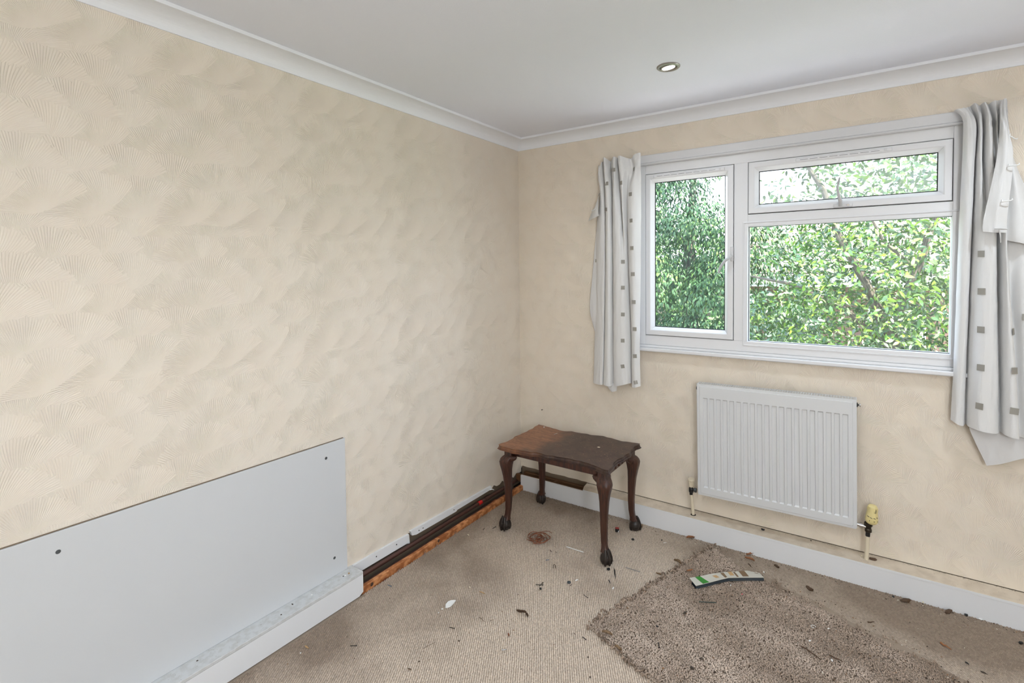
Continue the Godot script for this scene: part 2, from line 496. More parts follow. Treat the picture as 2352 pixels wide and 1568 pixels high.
const DEBRIS := [
	["flake",0.091,1.313,0.077,1.276,0.006,"rust","bark_flake","small reddish brown flake beside the near end of the orange batten","flake",0],
	["screw",0.130,1.319,0.155,1.319,0.005,"bluesteel","screw","bluish screw on the carpet nearest the white boxing end","screw",0],
	["chip",0.469,1.310,0.473,1.301,0.008,"white","plaster_chip","little white chip just below the white plastic shard","chip",0],
	["chip",0.472,1.335,0.474,1.327,0.005,"white","plaster_chip","tiny white chip second below the white plastic shard","chip",0],
	["chip",0.464,1.116,0.481,1.124,0.006,"cream","plaster_chip","cream curled chip alone between the batten and the tan shaving","chip",0],
	["flake",0.532,1.122,0.563,1.121,0.006,"tan","wood_shaving","tan curled wood shaving above right of the white plastic shard","shaving",0],
	["screw",0.724,0.936,0.757,0.919,0.006,"darksteel","screw","dark screw in the crossed pair in front of the copper wire","screw",0],
	["screw",0.745,0.935,0.745,0.903,0.005,"darksteel","screw","dark screw lying across the other one in front of the copper wire","screw",0],
	["chip",0.755,0.947,0.769,0.954,0.011,"black","rubber_chip","black angular chip directly below the crossed dark screws","chip",0],
	["rod",0.686,0.569,0.788,0.567,0.005,"white","plastic_stick","thin white plastic stick lying in front of the table","stick",0],
	["screw",0.657,0.737,0.671,0.726,0.005,"bluesteel","screw","short bluish screw between the copper wire and white stick","screw",0],
	["staple",0.725,0.773,0.736,0.765,0.003,"darksteel","cable_clip","small dark arched clip below the short bluish screw","clip",0],
	["flake",0.626,0.643,0.645,0.656,0.004,"darkwood","wood_chip","dark brown sliver left of two, left of white stick","chip",0],
	["chip",0.659,0.642,0.670,0.645,0.004,"darkwood","wood_chip","dark brown crumb right of two, left of white stick","chip",0],
	["disc",0.841,0.839,0.856,0.829,0.004,"slate","slate_disc","round grey and black disc on open carpet","disc",0],
	["chip",0.868,0.808,0.875,0.791,0.007,"white","plaster_chip","white chip right of the round grey disc","chip",0],
	["flake",0.865,0.854,0.867,0.840,0.003,"darkwood","wood_chip","dark sliver just below the round grey disc","chip",0],
	["washer",0.955,0.638,0.969,0.629,0.004,"black","washer","round black washer in front of the nearest table foot","washer",0],
	["splinter",0.984,0.611,1.025,0.690,0.006,"black","splinter","long black pointed splinter right of the black washer","splinter",0],
	["splinter",0.999,0.711,1.020,0.738,0.006,"black","splinter","short thick black splinter below the black washer","splinter",0],
	["chip",1.046,0.775,1.043,0.750,0.007,"white","plaster_chip","white chip between black splinter and the rug edge","chip",0],
	["screw",0.948,0.876,0.976,0.888,0.004,"darksteel","screw","thin dark screw pointing at the rug corner from above","screw",0],
	["leaf",0.756,1.138,0.803,1.131,0.013,"bark","dead_leaf","long dark brown curled dead leaf on open carpet","leaf",0],
	["leaf",0.799,1.127,0.821,1.146,0.01,"bark","dead_leaf","small pointed dead leaf touching the long curled leaf","leaf",0],
	["twig",0.641,1.255,0.684,1.267,0.0025,"twig","twig","thin dark twig right of and below the white plastic shard","twig",0],
	["twig",0.694,1.250,0.703,1.232,0.0022,"twig","twig","short curved brown twig next to the thin dark one","twig",0],
	["screw",0.574,1.372,0.599,1.367,0.005,"darksteel","screw","brown steel screw on carpet below the white plastic shard","screw",0],
	["flake",0.802,1.266,0.818,1.280,0.006,"rust","wood_chip","small reddish pointed chip above the shiny silver screw","chip",0],
	["screw",0.835,1.356,0.850,1.344,0.006,"steel","screw","shiny silver screw on the open carpet near the bottom","screw",0],
	["twig",0.568,1.518,0.585,1.463,0.0015,"twig","fibre","long thin brown fibre on carpet low in the middle","fibre",0],
	["splinter",0.594,1.621,0.613,1.619,0.006,"bark","wood_chip","brown chip nearest the bottom edge left of centre","chip",0],
	["flake",0.607,1.578,0.604,1.570,0.005,"bark","wood_chip","tiny brown chip just above the bottom brown chip","chip",0],
	["chip",1.134,1.205,1.140,1.201,0.006,"soil","soil_crumb","dark soil crumb on carpet below the rug corner","crumb",0],
	["chip",1.184,1.287,1.190,1.282,0.007,"soil","soil_crumb","dark soil crumb nearest the bottom edge left of the rug","crumb",0],
	["screw",1.067,1.118,1.088,1.125,0.005,"black","screw","black screw just off the pointed rug corner","screw",0],
	["splinter",1.027,1.115,1.040,1.125,0.003,"black","splinter","small black sliver left of the black screw by rug corner","splinter",0],
	["screw",0.230,0.632,0.236,0.607,0.006,"black","screw","black screw beside the front left table foot","screw",0],
	["flake",0.195,0.677,0.190,0.652,0.005,"darkwood","wood_chip","dark brown sliver between the batten and the black screw","chip",0],
	["chip",0.148,0.759,0.167,0.764,0.006,"cream","plaster_chip","pale cream chip close to the middle of the batten","chip",0],
	["cube",0.839,0.276,0.861,0.262,0.02,"black","plastic_block","small black cube with a red top beside the front right table leg","cube",0],
	["chip",0.952,0.310,0.969,0.309,0.014,"black","rubber_chip","black ragged chip between red cube and baseboard","chip",0],
	["leaf",0.954,0.197,0.949,0.130,0.014,"drybrown","dead_leaf","dry brown leaf curled against the rear right table foot","leaf",0],
	["chip",1.092,0.230,1.100,0.225,0.008,"black","rubber_chip","tiny black round chip on the carpet near the white sliver","chip",0],
	["splinter",1.111,0.250,1.127,0.232,0.004,"white","plaster_sliver","thin white sliver beside the tiny black round chip","sliver",0],
	["leaf",1.207,0.141,1.242,0.102,0.016,"rustleaf","dead_leaf","orange brown leaf against the baseboard left of the radiator valve side","leaf",0],
	["nail",1.027,0.576,1.101,0.572,0.004,"steel","nail","long silver nail between the table and the rug","nail",0],
	["flake",1.302,0.468,1.324,0.441,0.012,"rustleaf","bark_flake","short thick orange brown chip left of the folded strip","flake",0.014],
	["leaf",1.514,0.132,1.551,0.088,0.012,"rustleaf","bark_strip","orange brown bark strip against the baseboard under the radiator","bark",0],
	["leaf",1.513,0.165,1.561,0.176,0.018,"rustleaf","bark_strip","ragged brown bark strip just below the bark against the baseboard","bark",0],
	["splinter",1.541,0.231,1.561,0.262,0.008,"bark","bark_strip","small dark bark splinter behind the folded strip","bark",0.014],
	["rod",1.412,0.663,1.478,0.627,0.004,"darkgreen","stick","thin straight dark green stick lying on the rug","stick",0.014],
	["bead",1.502,0.466,1.508,0.463,0.006,"white","bead","tiny white bead just in front of the folded strip","bead",0.014],
	["bead",1.614,0.275,1.623,0.269,0.008,"white","bead","larger white bead beyond the far end of the folded strip","bead",0.014],
	["screw",1.344,0.999,1.357,1.026,0.006,"blacktip","screw","black screw with a bright tip standing out on the rug","screw",0.014],
	["chip",1.378,0.786,1.387,0.757,0.01,"soil","soil_crumb","angular dark chip on the middle of the rug","chip",0.014],
	["chip",1.305,0.916,1.316,0.914,0.008,"black","rubber_chip","small black chip on the left part of the rug","chip",0.014],
	["chip",1.559,0.507,1.566,0.501,0.006,"pink","paper_fleck","bright pink fleck on the rug in front of the strip","fleck",0.014],
	["leaf",1.650,0.168,1.674,0.170,0.014,"bark","dead_leaf","flat brown leaf on carpet right of the larger white bead","leaf",0],
	["leaf",1.800,0.290,1.831,0.304,0.022,"bark","dead_leaf","big dark brown leaf standing on the rug edge below the radiator","leaf",0.005],
	["chip",2.129,0.132,2.140,0.132,0.01,"black","rubber_chip","black bit against the baseboard left of the brown lump","chip",0],
	["chip",2.158,0.157,2.198,0.127,0.022,"bark","soil_lump","fuzzy brown lump against the baseboard below the thermostatic valve","lump",0],
	["chip",2.239,0.104,2.247,0.109,0.008,"cream","plaster_chip","cream chip against the baseboard right of the brown lump","chip",0],
	["chip",2.315,0.150,2.341,0.110,0.016,"bark","soil_lump","dark brown lump against the baseboard under the right curtain","lump",0],
	["chip",2.381,0.117,2.395,0.111,0.012,"black","rubber_chip","black chip by the baseboard right of the dark brown lump","chip",0],
	["chip",2.427,0.116,2.442,0.110,0.009,"white","plaster_chip","white chip by the baseboard farthest to the right","chip",0],
	["twig",1.820,0.717,1.890,0.751,0.006,"bark","twig","longest brown twig lying on the rug at lower right","twig",0.014],
	["twig",1.913,0.713,1.957,0.720,0.006,"bark","twig","second brown twig on the rug right of the longest one","twig",0.014],
	["chip",1.920,0.727,1.925,0.741,0.007,"white","plaster_chip","white chip touching the second brown twig on the rug","chip",0.014],
	["twig",2.276,0.381,2.307,0.399,0.008,"rustleaf","twig","reddish brown stick on ribbed carpet right of the rug","twig",0],
	["splinter",2.342,0.449,2.351,0.463,0.008,"black","splinter","black splinter at lower right, upper of two","splinter",0],
	["splinter",2.380,0.477,2.401,0.484,0.007,"soil","splinter","dark splinter at lower right, lower of two","splinter",0],
	["twig",2.038,0.417,2.059,0.400,0.006,"bark","twig","dark twig at the far edge of the rug","twig",0.014],
	["chip",1.898,0.548,1.907,0.543,0.006,"white","bead","white round crumb on the right half of the rug","crumb",0.014],
	["ring",1.842,0.559,1.856,0.568,0.0018,"white","plastic_ring","open white plastic ring on the right half of the rug","ring",0.014],
	["chip",1.840,0.671,1.848,0.660,0.007,"white","plaster_chip","white chip above the longest brown twig on the rug","chip",0.014],
	["chip",2.532,0.215,2.548,0.201,0.012,"black","rubber_chip","black chip at the far right edge of the carpet","chip",0],
	["flake",0.162,1.767,0.189,1.767,0.007,"tan","wood_chip","tan wood chip close to the left white boxing","chip",0],
	["screw",0.312,1.667,0.336,1.652,0.005,"darksteel","screw","dark straight screw on carpet near the left white boxing","screw",0],
	["chip",0.181,1.801,0.183,1.795,0.006,"white","plaster_chip","small white chip below the tan wood chip","chip",0],
	["leaf",1.179,0.556,1.208,0.563,0.012,"drybrown","bark_flake","curled brown flake on the far left edge of the rug","flake",0.01],
	["leaf",1.218,0.399,1.261,0.417,0.018,"drybrown","dead_leaf","brown curled leaf at the far end of the rug edge","leaf",0.008],
	["leaf",1.135,1.073,1.177,1.064,0.016,"drybrown","yarn_clump","lighter frayed clump on the pointed corner of the rug","clump",0.014],
	["leaf",1.211,1.118,1.241,1.120,0.014,"drybrown","yarn_clump","brown frayed clump on the near edge of the rug","clump",0.014],
	["chip",1.501,0.998,1.518,0.990,0.01,"soil","soil_crumb","dark soil crumb on the rug above the bottom crumb","crumb",0.014],
	["chip",1.485,1.061,1.501,1.063,0.013,"soil","soil_crumb","dark soil crumb on the rug nearest the bottom edge","crumb",0.014],
]
const LAMPS := [
	[1.279, 0.673, 0.42, "lit silver-rimmed downlight recessed in the ceiling near the window"],
	[1.279, 2.15, 0.66, "recessed downlight over the left half of the room"],
	[2.75, 0.673, 0.66, "recessed downlight in the ceiling right of the window"],
	[2.75, 2.15, 0.66, "recessed downlight over the right half of the room"],
	[1.279, 3.65, 0.66, "recessed downlight at the rear left of the room"],
	[2.75, 3.65, 0.66, "recessed downlight at the rear right of the room"],
]


# ---------------------------------------------------------------- the room
func cam_and_light() -> void:
	var cam := Camera3D.new()
	cam.name = "camera"
	cam.projection = Camera3D.PROJECTION_FRUSTUM
	cam.near = 0.05
	cam.far = 200.0
	var f := 1152.652
	cam.size = 1568.0 / f * cam.near
	cam.frustum_offset = Vector2((1176.0 - 1213.678) / f, (659.711 - 784.0) / f) * cam.near
	cam.transform = Transform3D(Basis(Vector3(0.83262212, -0.00894755, -0.55376922), Vector3(-0.00972568, 0.99947911, -0.03077222), Vector3(0.5537561, 0.03100741, 0.83210139)).orthonormalized(), Vector3(2.00366, 1.48921, 2.89737))
	add_child(cam)
	cam.current = true
	var e := Environment.new()
	e.background_mode = Environment.BG_SKY
	var sm := ProceduralSkyMaterial.new()
	sm.sky_top_color = rgb(196, 220, 250)
	sm.sky_horizon_color = rgb(244, 248, 252)
	sm.sky_energy_multiplier = 2.3
	sm.ground_bottom_color = rgb(120, 125, 105)
	sm.ground_horizon_color = rgb(200, 205, 195)
	var sky := Sky.new()
	sky.sky_material = sm
	e.sky = sky
	e.tonemap_mode = Environment.TONE_MAPPER_LINEAR
	e.tonemap_exposure = 1.0
	e.sdfgi_enabled = true
	e.ssao_enabled = true
	e.ssil_enabled = true
	var w := WorldEnvironment.new()
	w.name = "world"
	w.environment = e
	add_child(w)
	var sun := DirectionalLight3D.new()
	sun.name = "sun"
	sun.light_color = rgb(255, 246, 228)
	sun.light_energy = 7.0
	sun.light_angular_distance = 0.5
	sun.shadow_enabled = true
	add_child(sun)
	sun.look_at_from_position(Vector3(14, 15, 5), Vector3(0, 0, 0))


func downlight(at: Vector3, energy: float, label: String) -> void:
	var t := thing("ceiling_downlight", label, "downlight", at, "recessed ceiling downlights")
	var ring := MB.new()
	ring.lathe([Vector2(0.0505, 0.0), Vector2(0.0505, -0.003), Vector2(0.047, -0.006), Vector2(0.039, -0.0065), Vector2(0.036, -0.003), Vector2(0.036, 0.0)], Vector3.ZERO, 40)
	part("trim_ring", ring, M.nickel, t)
	var gap := MB.new()
	gap.lathe([Vector2(0.0365, -0.001), Vector2(0.0, -0.001)], Vector3.ZERO, 32)
	part("recess", gap, M.black, t)
	var eye := MB.new()
	eye.xf = Transform3D(Basis(Vector3(0.6, 0, 0.8), 0.12), Vector3(0, -0.002, 0))
	eye.lathe([Vector2(0.0335, 0.002), Vector2(0.0335, -0.004), Vector2(0.031, -0.0055), Vector2(0.0285, -0.004)], Vector3.ZERO, 32)
	part("gimbal", eye, M.nickel, t)
	var bulb := MB.new()
	bulb.xf = eye.xf
	bulb.lathe([Vector2(0.0285, -0.003), Vector2(0.02, -0.0048), Vector2(0.0, -0.0055)], Vector3.ZERO, 24)
	part("lamp_lens", bulb, M.lamp_glow, t)
	var l := SpotLight3D.new()
	l.name = "lamp_light"
	l.light_color = rgb(233, 244, 254)
	l.light_energy = energy
	l.light_size = 0.03
	l.spot_range = 12.0
	l.spot_attenuation = 2.0
	l.spot_angle = 82.0
	l.spot_angle_attenuation = 1.0
	l.shadow_enabled = true
	t.add_child(l)
	l.position = Vector3(0, -0.045, 0)
	l.rotation_degrees = Vector3(-90, 0, 0)


func added_fill_lamp() -> void:
	# unseen fill lamp added behind the viewpoint to brighten walls and ceiling
	var t := thing("added_fill_lamp", "added fill lamp with a white globe, unseen in the corner behind the viewpoint", "fill lamp", Vector3(3.05, 0, 3.55))
	var mb := MB.new()
	mb.lathe([Vector2(0.0, 0.0), Vector2(0.15, 0.0), Vector2(0.15, 0.012), Vector2(0.14, 0.02), Vector2(0.02, 0.028)], Vector3.ZERO, 28)
	part("base", mb, M.nickel, t)
	mb = MB.new()
	mb.lathe([Vector2(0.011, 0.02), Vector2(0.011, 1.36), Vector2(0.04, 1.37), Vector2(0.04, 1.39)], Vector3.ZERO, 16)
	part("pole", mb, M.nickel, t)
	mb = MB.new()
	var prof := []
	for k in 17:
		var a := -PI / 2 + PI * k / 16.0
		prof.append(Vector2(0.16 * cos(a), 1.54 + 0.16 * sin(a)))
	mb.lathe(prof, Vector3.ZERO, 28)
	part("fill_globe", mb, M.lamp_glow, t)
	var l := OmniLight3D.new()
	l.name = "fill_light"
	l.light_color = rgb(233, 244, 254)
	l.light_energy = 1.85
	l.light_size = 0.15
	l.omni_range = 14.0
	l.omni_attenuation = 2.0
	l.shadow_enabled = true
	t.add_child(l)
	l.position = Vector3(0, 1.54, 0)


func shell() -> void:
	var T := 0.14
	# floor: sub-floor slab and dark gap along the left wall
	var fl := struct("floor", "boarded floor below the ribbed beige carpet")
	var mb := MB.new()
	mb.box(Vector3(-T, -0.16, -0.3), Vector3(RX + T, -0.03, RZ + T))
	part("slab", mb, M.void, fl)
	mb = MB.new()
	mb.box(Vector3(0.064, -0.03, 0.095), Vector3(RX, -0.009, RZ))
	part("underlay", mb, M.drybrown, fl)
	# ceiling
	var ce := struct("ceiling", "plain white ceiling with one recessed downlight showing")
	mb = MB.new()
	mb.box(Vector3(-T, CEIL, -T), Vector3(RX + T, CEIL + 0.12, RZ + T))
	part("plaster", mb, M.ceiling, ce)
	# left wall: papered face above a bare plaster foot
	var wl := struct("wall_left", "long left wall in cream fan-embossed wallpaper")
	mb = MB.new()
	mb.box(Vector3(-T, -0.1, -T), Vector3(-0.012, 0.10, RZ))
	part("plaster_foot", mb, M.plaster, wl)
	mb = MB.new()
	mb.box(Vector3(-T, 0.10, -T), Vector3(0, CEIL, RZ + T))
	part("wallpaper", mb, M.paper, wl)
	mb = MB.new()
	var ragged := PackedVector2Array([Vector2(0.0, 0.1), Vector2(0.0, 0.074)])
	for k in 12:
		ragged.append(Vector2(-0.03 - k * 0.032, 0.072 + 0.012 * sin(k * 2.3) + 0.0006 * k))
	ragged.append(Vector2(-0.40, 0.1))
	mb.xf = Transform3D(Basis(Vector3.UP, PI / 2), Vector3.ZERO)
	mb.prism(ragged, -0.02, 0.0)
	part("torn_paper", mb, M.paper, wl)
	# right wall and the wall behind the camera close the room
	var wr := struct("wall_right", "right wall in cream wallpaper beyond the view")
	mb = MB.new()
	mb.box(Vector3(RX, -0.1, -T), Vector3(RX + T, CEIL, RZ + T))
	part("wallpaper", mb, M.paper, wr)
	var wf := struct("wall_front", "wall behind the viewpoint in cream wallpaper")
	mb = MB.new()
	mb.box(Vector3(0, -0.1, RZ), Vector3(RX, CEIL, RZ + T))
	part("wallpaper", mb, M.paper, wf)
	# window wall round its opening
	var wb := struct("wall_back", "window wall in cream fan-embossed wallpaper")
	var x0 := 0.880
	var x1 := 2.415
	var y0 := 1.008
	var y1 := 2.150
	mb = MB.new()
	mb.box(Vector3(0, 0.1125, -0.24), Vector3(x0, CEIL, 0))
	mb.box(Vector3(x1, 0.1125, -0.24), Vector3(RX, CEIL, 0))
	mb.box(Vector3(x0, 0.1125, -0.24), Vector3(x1, y0, 0))
	mb.box(Vector3(x0, y1, -0.24), Vector3(x1, CEIL, 0))
	part("wallpaper", mb, M.paper_back, wb)
	mb = MB.new()
	mb.box(Vector3(0, -0.1, -0.24), Vector3(RX, 0.1125, -0.010))
	part("plaster_foot", mb, M.plaster, wb)
	# coving
	var prof := [Vector2(0.0, 2.327), Vector2(0.005, 2.327), Vector2(0.006, 2.333)]
	for k in range(1, 11):
		var a := PI / 2 * k / 10.0
		prof.append(Vector2(0.078 - 0.072 * cos(a), 2.333 + 0.046 * sin(a)))
	prof.append_array([Vector2(0.0842, 2.379), Vector2(0.0848, 2.382), Vector2(0.0848, CEIL)])
	var cl := struct("trim_1", "white plaster coving along the left wall")
	mb = MB.new()
	for k in prof.size() - 1:
		var a: Vector2 = prof[k]
		var b: Vector2 = prof[k + 1]
		mb.quad(Vector3(a.x, a.y, RZ), Vector3(a.x, a.y, a.x), Vector3(b.x, b.y, b.x), Vector3(b.x, b.y, RZ))
	part("coving", mb, M.cove, cl)
	var cb := struct("trim_2", "white plaster coving along the window wall")
	mb = MB.new()
	for k in prof.size() - 1:
		var a: Vector2 = prof[k]
		var b: Vector2 = prof[k + 1]
		mb.quad(Vector3(a.x, a.y, a.x), Vector3(RX, a.y, a.x), Vector3(RX, b.y, b.x), Vector3(b.x, b.y, b.x))
	part("coving", mb, M.cove, cb)


func boxings() -> void:
	# pipe boxing on the left, cut off where the pipes show
	var bl := struct("baseboard_left", "white boxed-in baseboard on the left, sawn off short of the corner")
	var mb := MB.new()
	mb.box(Vector3(0.0, 0.0965, 1.425), Vector3(0.089, 0.109, RZ), 0.0012)
	part("top_board", mb, M.white_dusty, bl)
	mb = MB.new()
	mb.xf = Transform3D(Basis(Vector3.UP, -PI / 2), Vector3(0.0, 0, 1.425))
	mb.prism(PackedVector2Array([Vector2(0.022, 0.0), Vector2(3.0, 0.0), Vector2(3.0, 0.0955), Vector2(0.0, 0.0955), Vector2(0.0, 0.012), Vector2(0.006, 0.009)]), -0.0875, -0.075)
	part("front_board", mb, M.white_paint, bl)
	# on the window wall a stretch of the top is broken away
	var bb := struct("baseboard_back", "white boxed-in baseboard under the window, its top broken away behind the table")
	mb = MB.new()
	mb.prism(PackedVector2Array([Vector2(0.085, -0.004), Vector2(RX, -0.004), Vector2(RX, 0.0975), Vector2(0.0665, 0.0975), Vector2(0.067, 0.03), Vector2(0.085, 0.028)]), 0.092, 0.104)
	part("front_board", mb, M.white_paint, bb)
	mb = MB.new()
	mb.xf = Transform3D(Basis(Vector3.RIGHT, PI / 2), Vector3(0, 0.109, 0))
	mb.prism(PackedVector2Array([Vector2(0.545, 0.1045), Vector2(RX, 0.1045), Vector2(RX, 0.0), Vector2(0.522, 0.0), Vector2(0.53, 0.06)]), 0.0, 0.0115)
	part("top_board", mb, M.ledge, bb)
	mb = MB.new()
	mb.box(Vector3(0.545, 0.0977, 0.1035), Vector3(RX, 0.1088, 0.1052), 0.0005)
	part("front_lip", mb, M.white_paint, bb)
	mb = MB.new()
	mb.box(Vector3(0.02, 0.045, 0.070), Vector3(0.9, 0.093, 0.092), 0.001)
	mb.box(Vector3(0.03, 0.05, -0.012), Vector3(0.9, 0.082, 0.012), 0.002)
	mb.box(Vector3(0.30, 0.045, 0.012), Vector3(0.318, 0.088, 0.07), 0.001)
	part("ledger", mb, M.timber_brown, bb)
	mb = MB.new()
	mb.box(Vector3(0.0, -0.03, -0.012), Vector3(0.9, 0.0, 0.092))
	part("gap_floor", mb, M.void, bb)
	mb = MB.new()
	var lip := PackedVector2Array([Vector2(0.012, 0.118)])
	for k in 16:
		lip.append(Vector2(0.02 + k * 0.033, 0.1175 - 0.004 * fmod(k * 1.7, 1.0)))
	lip.append_array([Vector2(0.535, 0.109), Vector2(0.012, 0.0965)])
	mb.prism(lip, 0.0, 0.003)
	part("torn_paper_edge", mb, M.plaster, bb)
	# screw holes in the left boxing lid stay with it
	for k in [[0.045, 1.50], [0.055, 1.80], [0.035, 2.1]]:
		mb = MB.new()
		mb.lathe([Vector2(0.0035, 0.0), Vector2(0.003, 0.0006), Vector2(0.0, 0.0003)], Vector3(k[0], 0.109, k[1]), 10)
		part("screw_hole", mb, M.soil, bl)
	# white panel on the left wall
	var t := thing("wall_panel", "large white panel screwed to the left wall above the boxing", "panel", Vector3(0, 0, 1.452))
	mb = MB.new()
	mb.box(Vector3(0.0, 0.1095, 0.0), Vector3(0.0113, 0.7258, 2.9), 0.001)
	part("sheet", mb, M.white_board, t)
	mb = MB.new()
	mb.box(Vector3(0.0, 0.7258, 0.004), Vector3(0.0045, 0.7292, 2.9), 0.001)
	part("paper_rim", mb, M.plaster, t)
	for k in [[0.666, 1.0], [0.663, 0.10], [0.193, 0.068]]:
		mb = MB.new()
		mb.xf = Transform3D(Basis(Vector3.BACK, -PI / 2), Vector3(0.0113, k[0], k[1]))
		mb.lathe([Vector2(0.0065, 0.0), Vector2(0.0055, 0.0008), Vector2(0.0028, 0.0008), Vector2(0.0, 0.0002)], Vector3.ZERO, 14)
		part("screw_head", mb, M.slate, t)
	# remains of the old skirting on the left wall
	var st := thing("skirting_strip", "longer loose white skirting strip on the left wall above the copper pipes", "skirting strip", Vector3(0, 0, 0.36), "old skirting strips on the left wall")
	mb = MB.new()
	mb.xf = Transform3D(Basis(Vector3.UP, -PI / 2) * Basis(Vector3.BACK, 0.012), Vector3(0.0, 0.082, 0))
	mb.prism(PackedVector2Array([Vector2(0.0, 0.0), Vector2(0.33, -0.006), Vector2(0.34, -0.012), Vector2(0.66, -0.012), Vector2(0.69, -0.004), Vector2(0.70, 0.022), Vector2(0.0, 0.020)]), -0.014, 0.0)
	part("board", mb, M.white_paint, st)
	for k in [0.61, 0.64, 0.36]:
		mb = MB.new()
		mb.xf = Transform3D(Basis(Vector3.BACK, -PI / 2), Vector3(0.0141, 0.092, k))
		mb.lathe([Vector2(0.0035, 0.0), Vector2(0.003, 0.0007), Vector2(0.0, 0.0003)], Vector3.ZERO, 10)
		part("nail_hole", mb, M.black, st)
	mb = MB.new()
	mb.tube([Vector3(0.016, 0.086, 0.02), Vector3(0.026, 0.09, 0.012), Vector3(0.03, 0.08, -0.004)], [0.006, 0.007, 0.004], 7, 0.4)
	part("torn_end", mb, M.white, st)
	st = thing("skirting_strip", "shorter white skirting strip on the left wall, beside the sawn boxing end", "skirting strip", Vector3(0, 0, 1.066), "old skirting strips on the left wall")
	mb = MB.new()
	mb.xf = Transform3D(Basis(Vector3.UP, -PI / 2), Vector3.ZERO)
	mb.prism(PackedVector2Array([Vector2(0.0, 0.05), Vector2(0.02, 0.058), Vector2(0.355, 0.060), Vector2(0.355, 0.107), Vector2(0.12, 0.1065), Vector2(0.004, 0.101)]), -0.012, 0.0)
	part("board", mb, M.white_paint, st)
	for k in [0.09, 0.22]:
		mb = MB.new()
		mb.xf = Transform3D(Basis(Vector3.BACK, -PI / 2), Vector3(0.0121, 0.086, k))
		mb.lathe([Vector2(0.0035, 0.0), Vector2(0.003, 0.0007), Vector2(0.0, 0.0003)], Vector3.ZERO, 10)
		part("nail_hole", mb, M.black, st)
	# copper pipes along the wall foot
	var pu := MB.new()
	pu.tube([Vector3(0.024, 0.047, 0.02), Vector3(0.024, 0.047, 0.7), Vector3(0.025, 0.046, 1.47)], [0.0112, 0.0112, 0.0112], 14)
	var pt := thing("copper_pipe", "upper tarnished copper pipe running along the left wall foot", "pipe", Vector3.ZERO, "copper pipes along the left wall")
	part("tube", pu, M.copper_dull, pt)
	mb = MB.new()
	mb.tube([Vector3(0.024, 0.047, 0.40), Vector3(0.024, 0.047, 0.44)], [0.0132, 0.0132], 14)
	part("joint", mb, M.copper_dull, pt)
	mb = MB.new()
	mb.tube([Vector3(0.024, 0.0475, 0.478), Vector3(0.024, 0.0475, 0.51)], [0.0121, 0.0121], 14)
	part("red_tape", mb, M.redtape, pt)
	pu = MB.new()
	pu.tube([Vector3(0.047, 0.012, 0.02), Vector3(0.047, 0.012, 0.7), Vector3(0.047, 0.012, 1.47)], [0.0112, 0.0112, 0.0112], 14)
	pt = thing("copper_pipe", "lower copper pipe lying tight behind the orange batten", "pipe", Vector3.ZERO, "copper pipes along the left wall")
	part("tube", pu, M.copper_dull, pt)
	mb = MB.new()
	mb.tube([Vector3(0.047, 0.012, 0.36), Vector3(0.047, 0.012, 0.40)], [0.0135, 0.0135], 14)
	part("joint", mb, M.copper, pt)
	# timber batten with carpet grippers
	t = thing("timber_batten", "orange softwood batten edging the carpet along the left wall", "batten", Vector3.ZERO)
	mb = MB.new()
	for k in 24:
		var za := 0.10 + 1.325 * k / 24.0
		var zb := 0.10 + 1.325 * (k + 1) / 24.0
		var xa := lerpf(0.082, 0.079, k / 24.0) + 0.0012 * sin(k * 1.9)
		var xb := lerpf(0.082, 0.079, (k + 1) / 24.0) + 0.0012 * sin((k + 1) * 1.9)
		var ya := 0.028 + 0.001 * sin(k * 1.3)
		var yb := 0.028 + 0.001 * sin((k + 1) * 1.3)
		mb.quad(Vector3(xa, -0.01, za), Vector3(xa, ya - 0.002, za), Vector3(xb, yb - 0.002, zb), Vector3(xb, -0.01, zb))
		mb.quad(Vector3(xa, ya - 0.002, za), Vector3(xa - 0.002, ya, za), Vector3(xb - 0.002, yb, zb), Vector3(xb, yb - 0.002, zb))
		mb.quad(Vector3(xa - 0.002, ya, za), Vector3(0.061, ya, za), Vector3(0.061, yb, zb), Vector3(xb - 0.002, yb, zb))
		mb.quad(Vector3(0.061, ya, za), Vector3(0.061, -0.01, za), Vector3(0.061, -0.01, zb), Vector3(0.061, yb, zb))
	mb.quad(Vector3(0.061, -0.01, 0.10), Vector3(0.061, 0.028, 0.10), Vector3(0.082, 0.027, 0.10), Vector3(0.082, -0.01, 0.10))
	mb.quad(Vector3(0.079, -0.01, 1.425), Vector3(0.079, 0.028, 1.425), Vector3(0.061, 0.028, 1.425), Vector3(0.061, -0.01, 1.425))
	for k in mb.v.size():
		mb.uv[k] = Vector2(mb.v[k].z * 0.12, mb.v[k].x + mb.v[k].y * 1.1)
	part("timber", mb, M.batten, t)
	for k in [[0.92, 0.018], [0.24, 0.015], [1.37, 0.014]]:
		mb = MB.new()
		mb.xf = Transform3D(Basis(Vector3.BACK, -PI / 2), Vector3(0.0805, k[1], k[0]))
		mb.lathe([Vector2(0.009, 0.0), Vector2(0.006, 0.0012), Vector2(0.0, 0.0004)], Vector3.ZERO, 9)
		part("knot", mb, M.darkwood, t)
	for k in [0.93, 1.02, 0.78, 0.55, 1.2]:
		mb = MB.new()
		mb.tube([Vector3(0.079, 0.004, k), Vector3(0.088, 0.012, k + 0.004), Vector3(0.094, 0.009, k + 0.016), Vector3(0.092, 0.003, k + 0.03)], [0.001, 0.0013, 0.0013, 0.0008], 5)
		mb.tube([Vector3(0.079, 0.004, k + 0.008), Vector3(0.087, 0.014, k + 0.018), Vector3(0.095, 0.011, k + 0.022)], [0.001, 0.0013, 0.0008], 5)
		part("bent_staple", mb, M.steel, t)


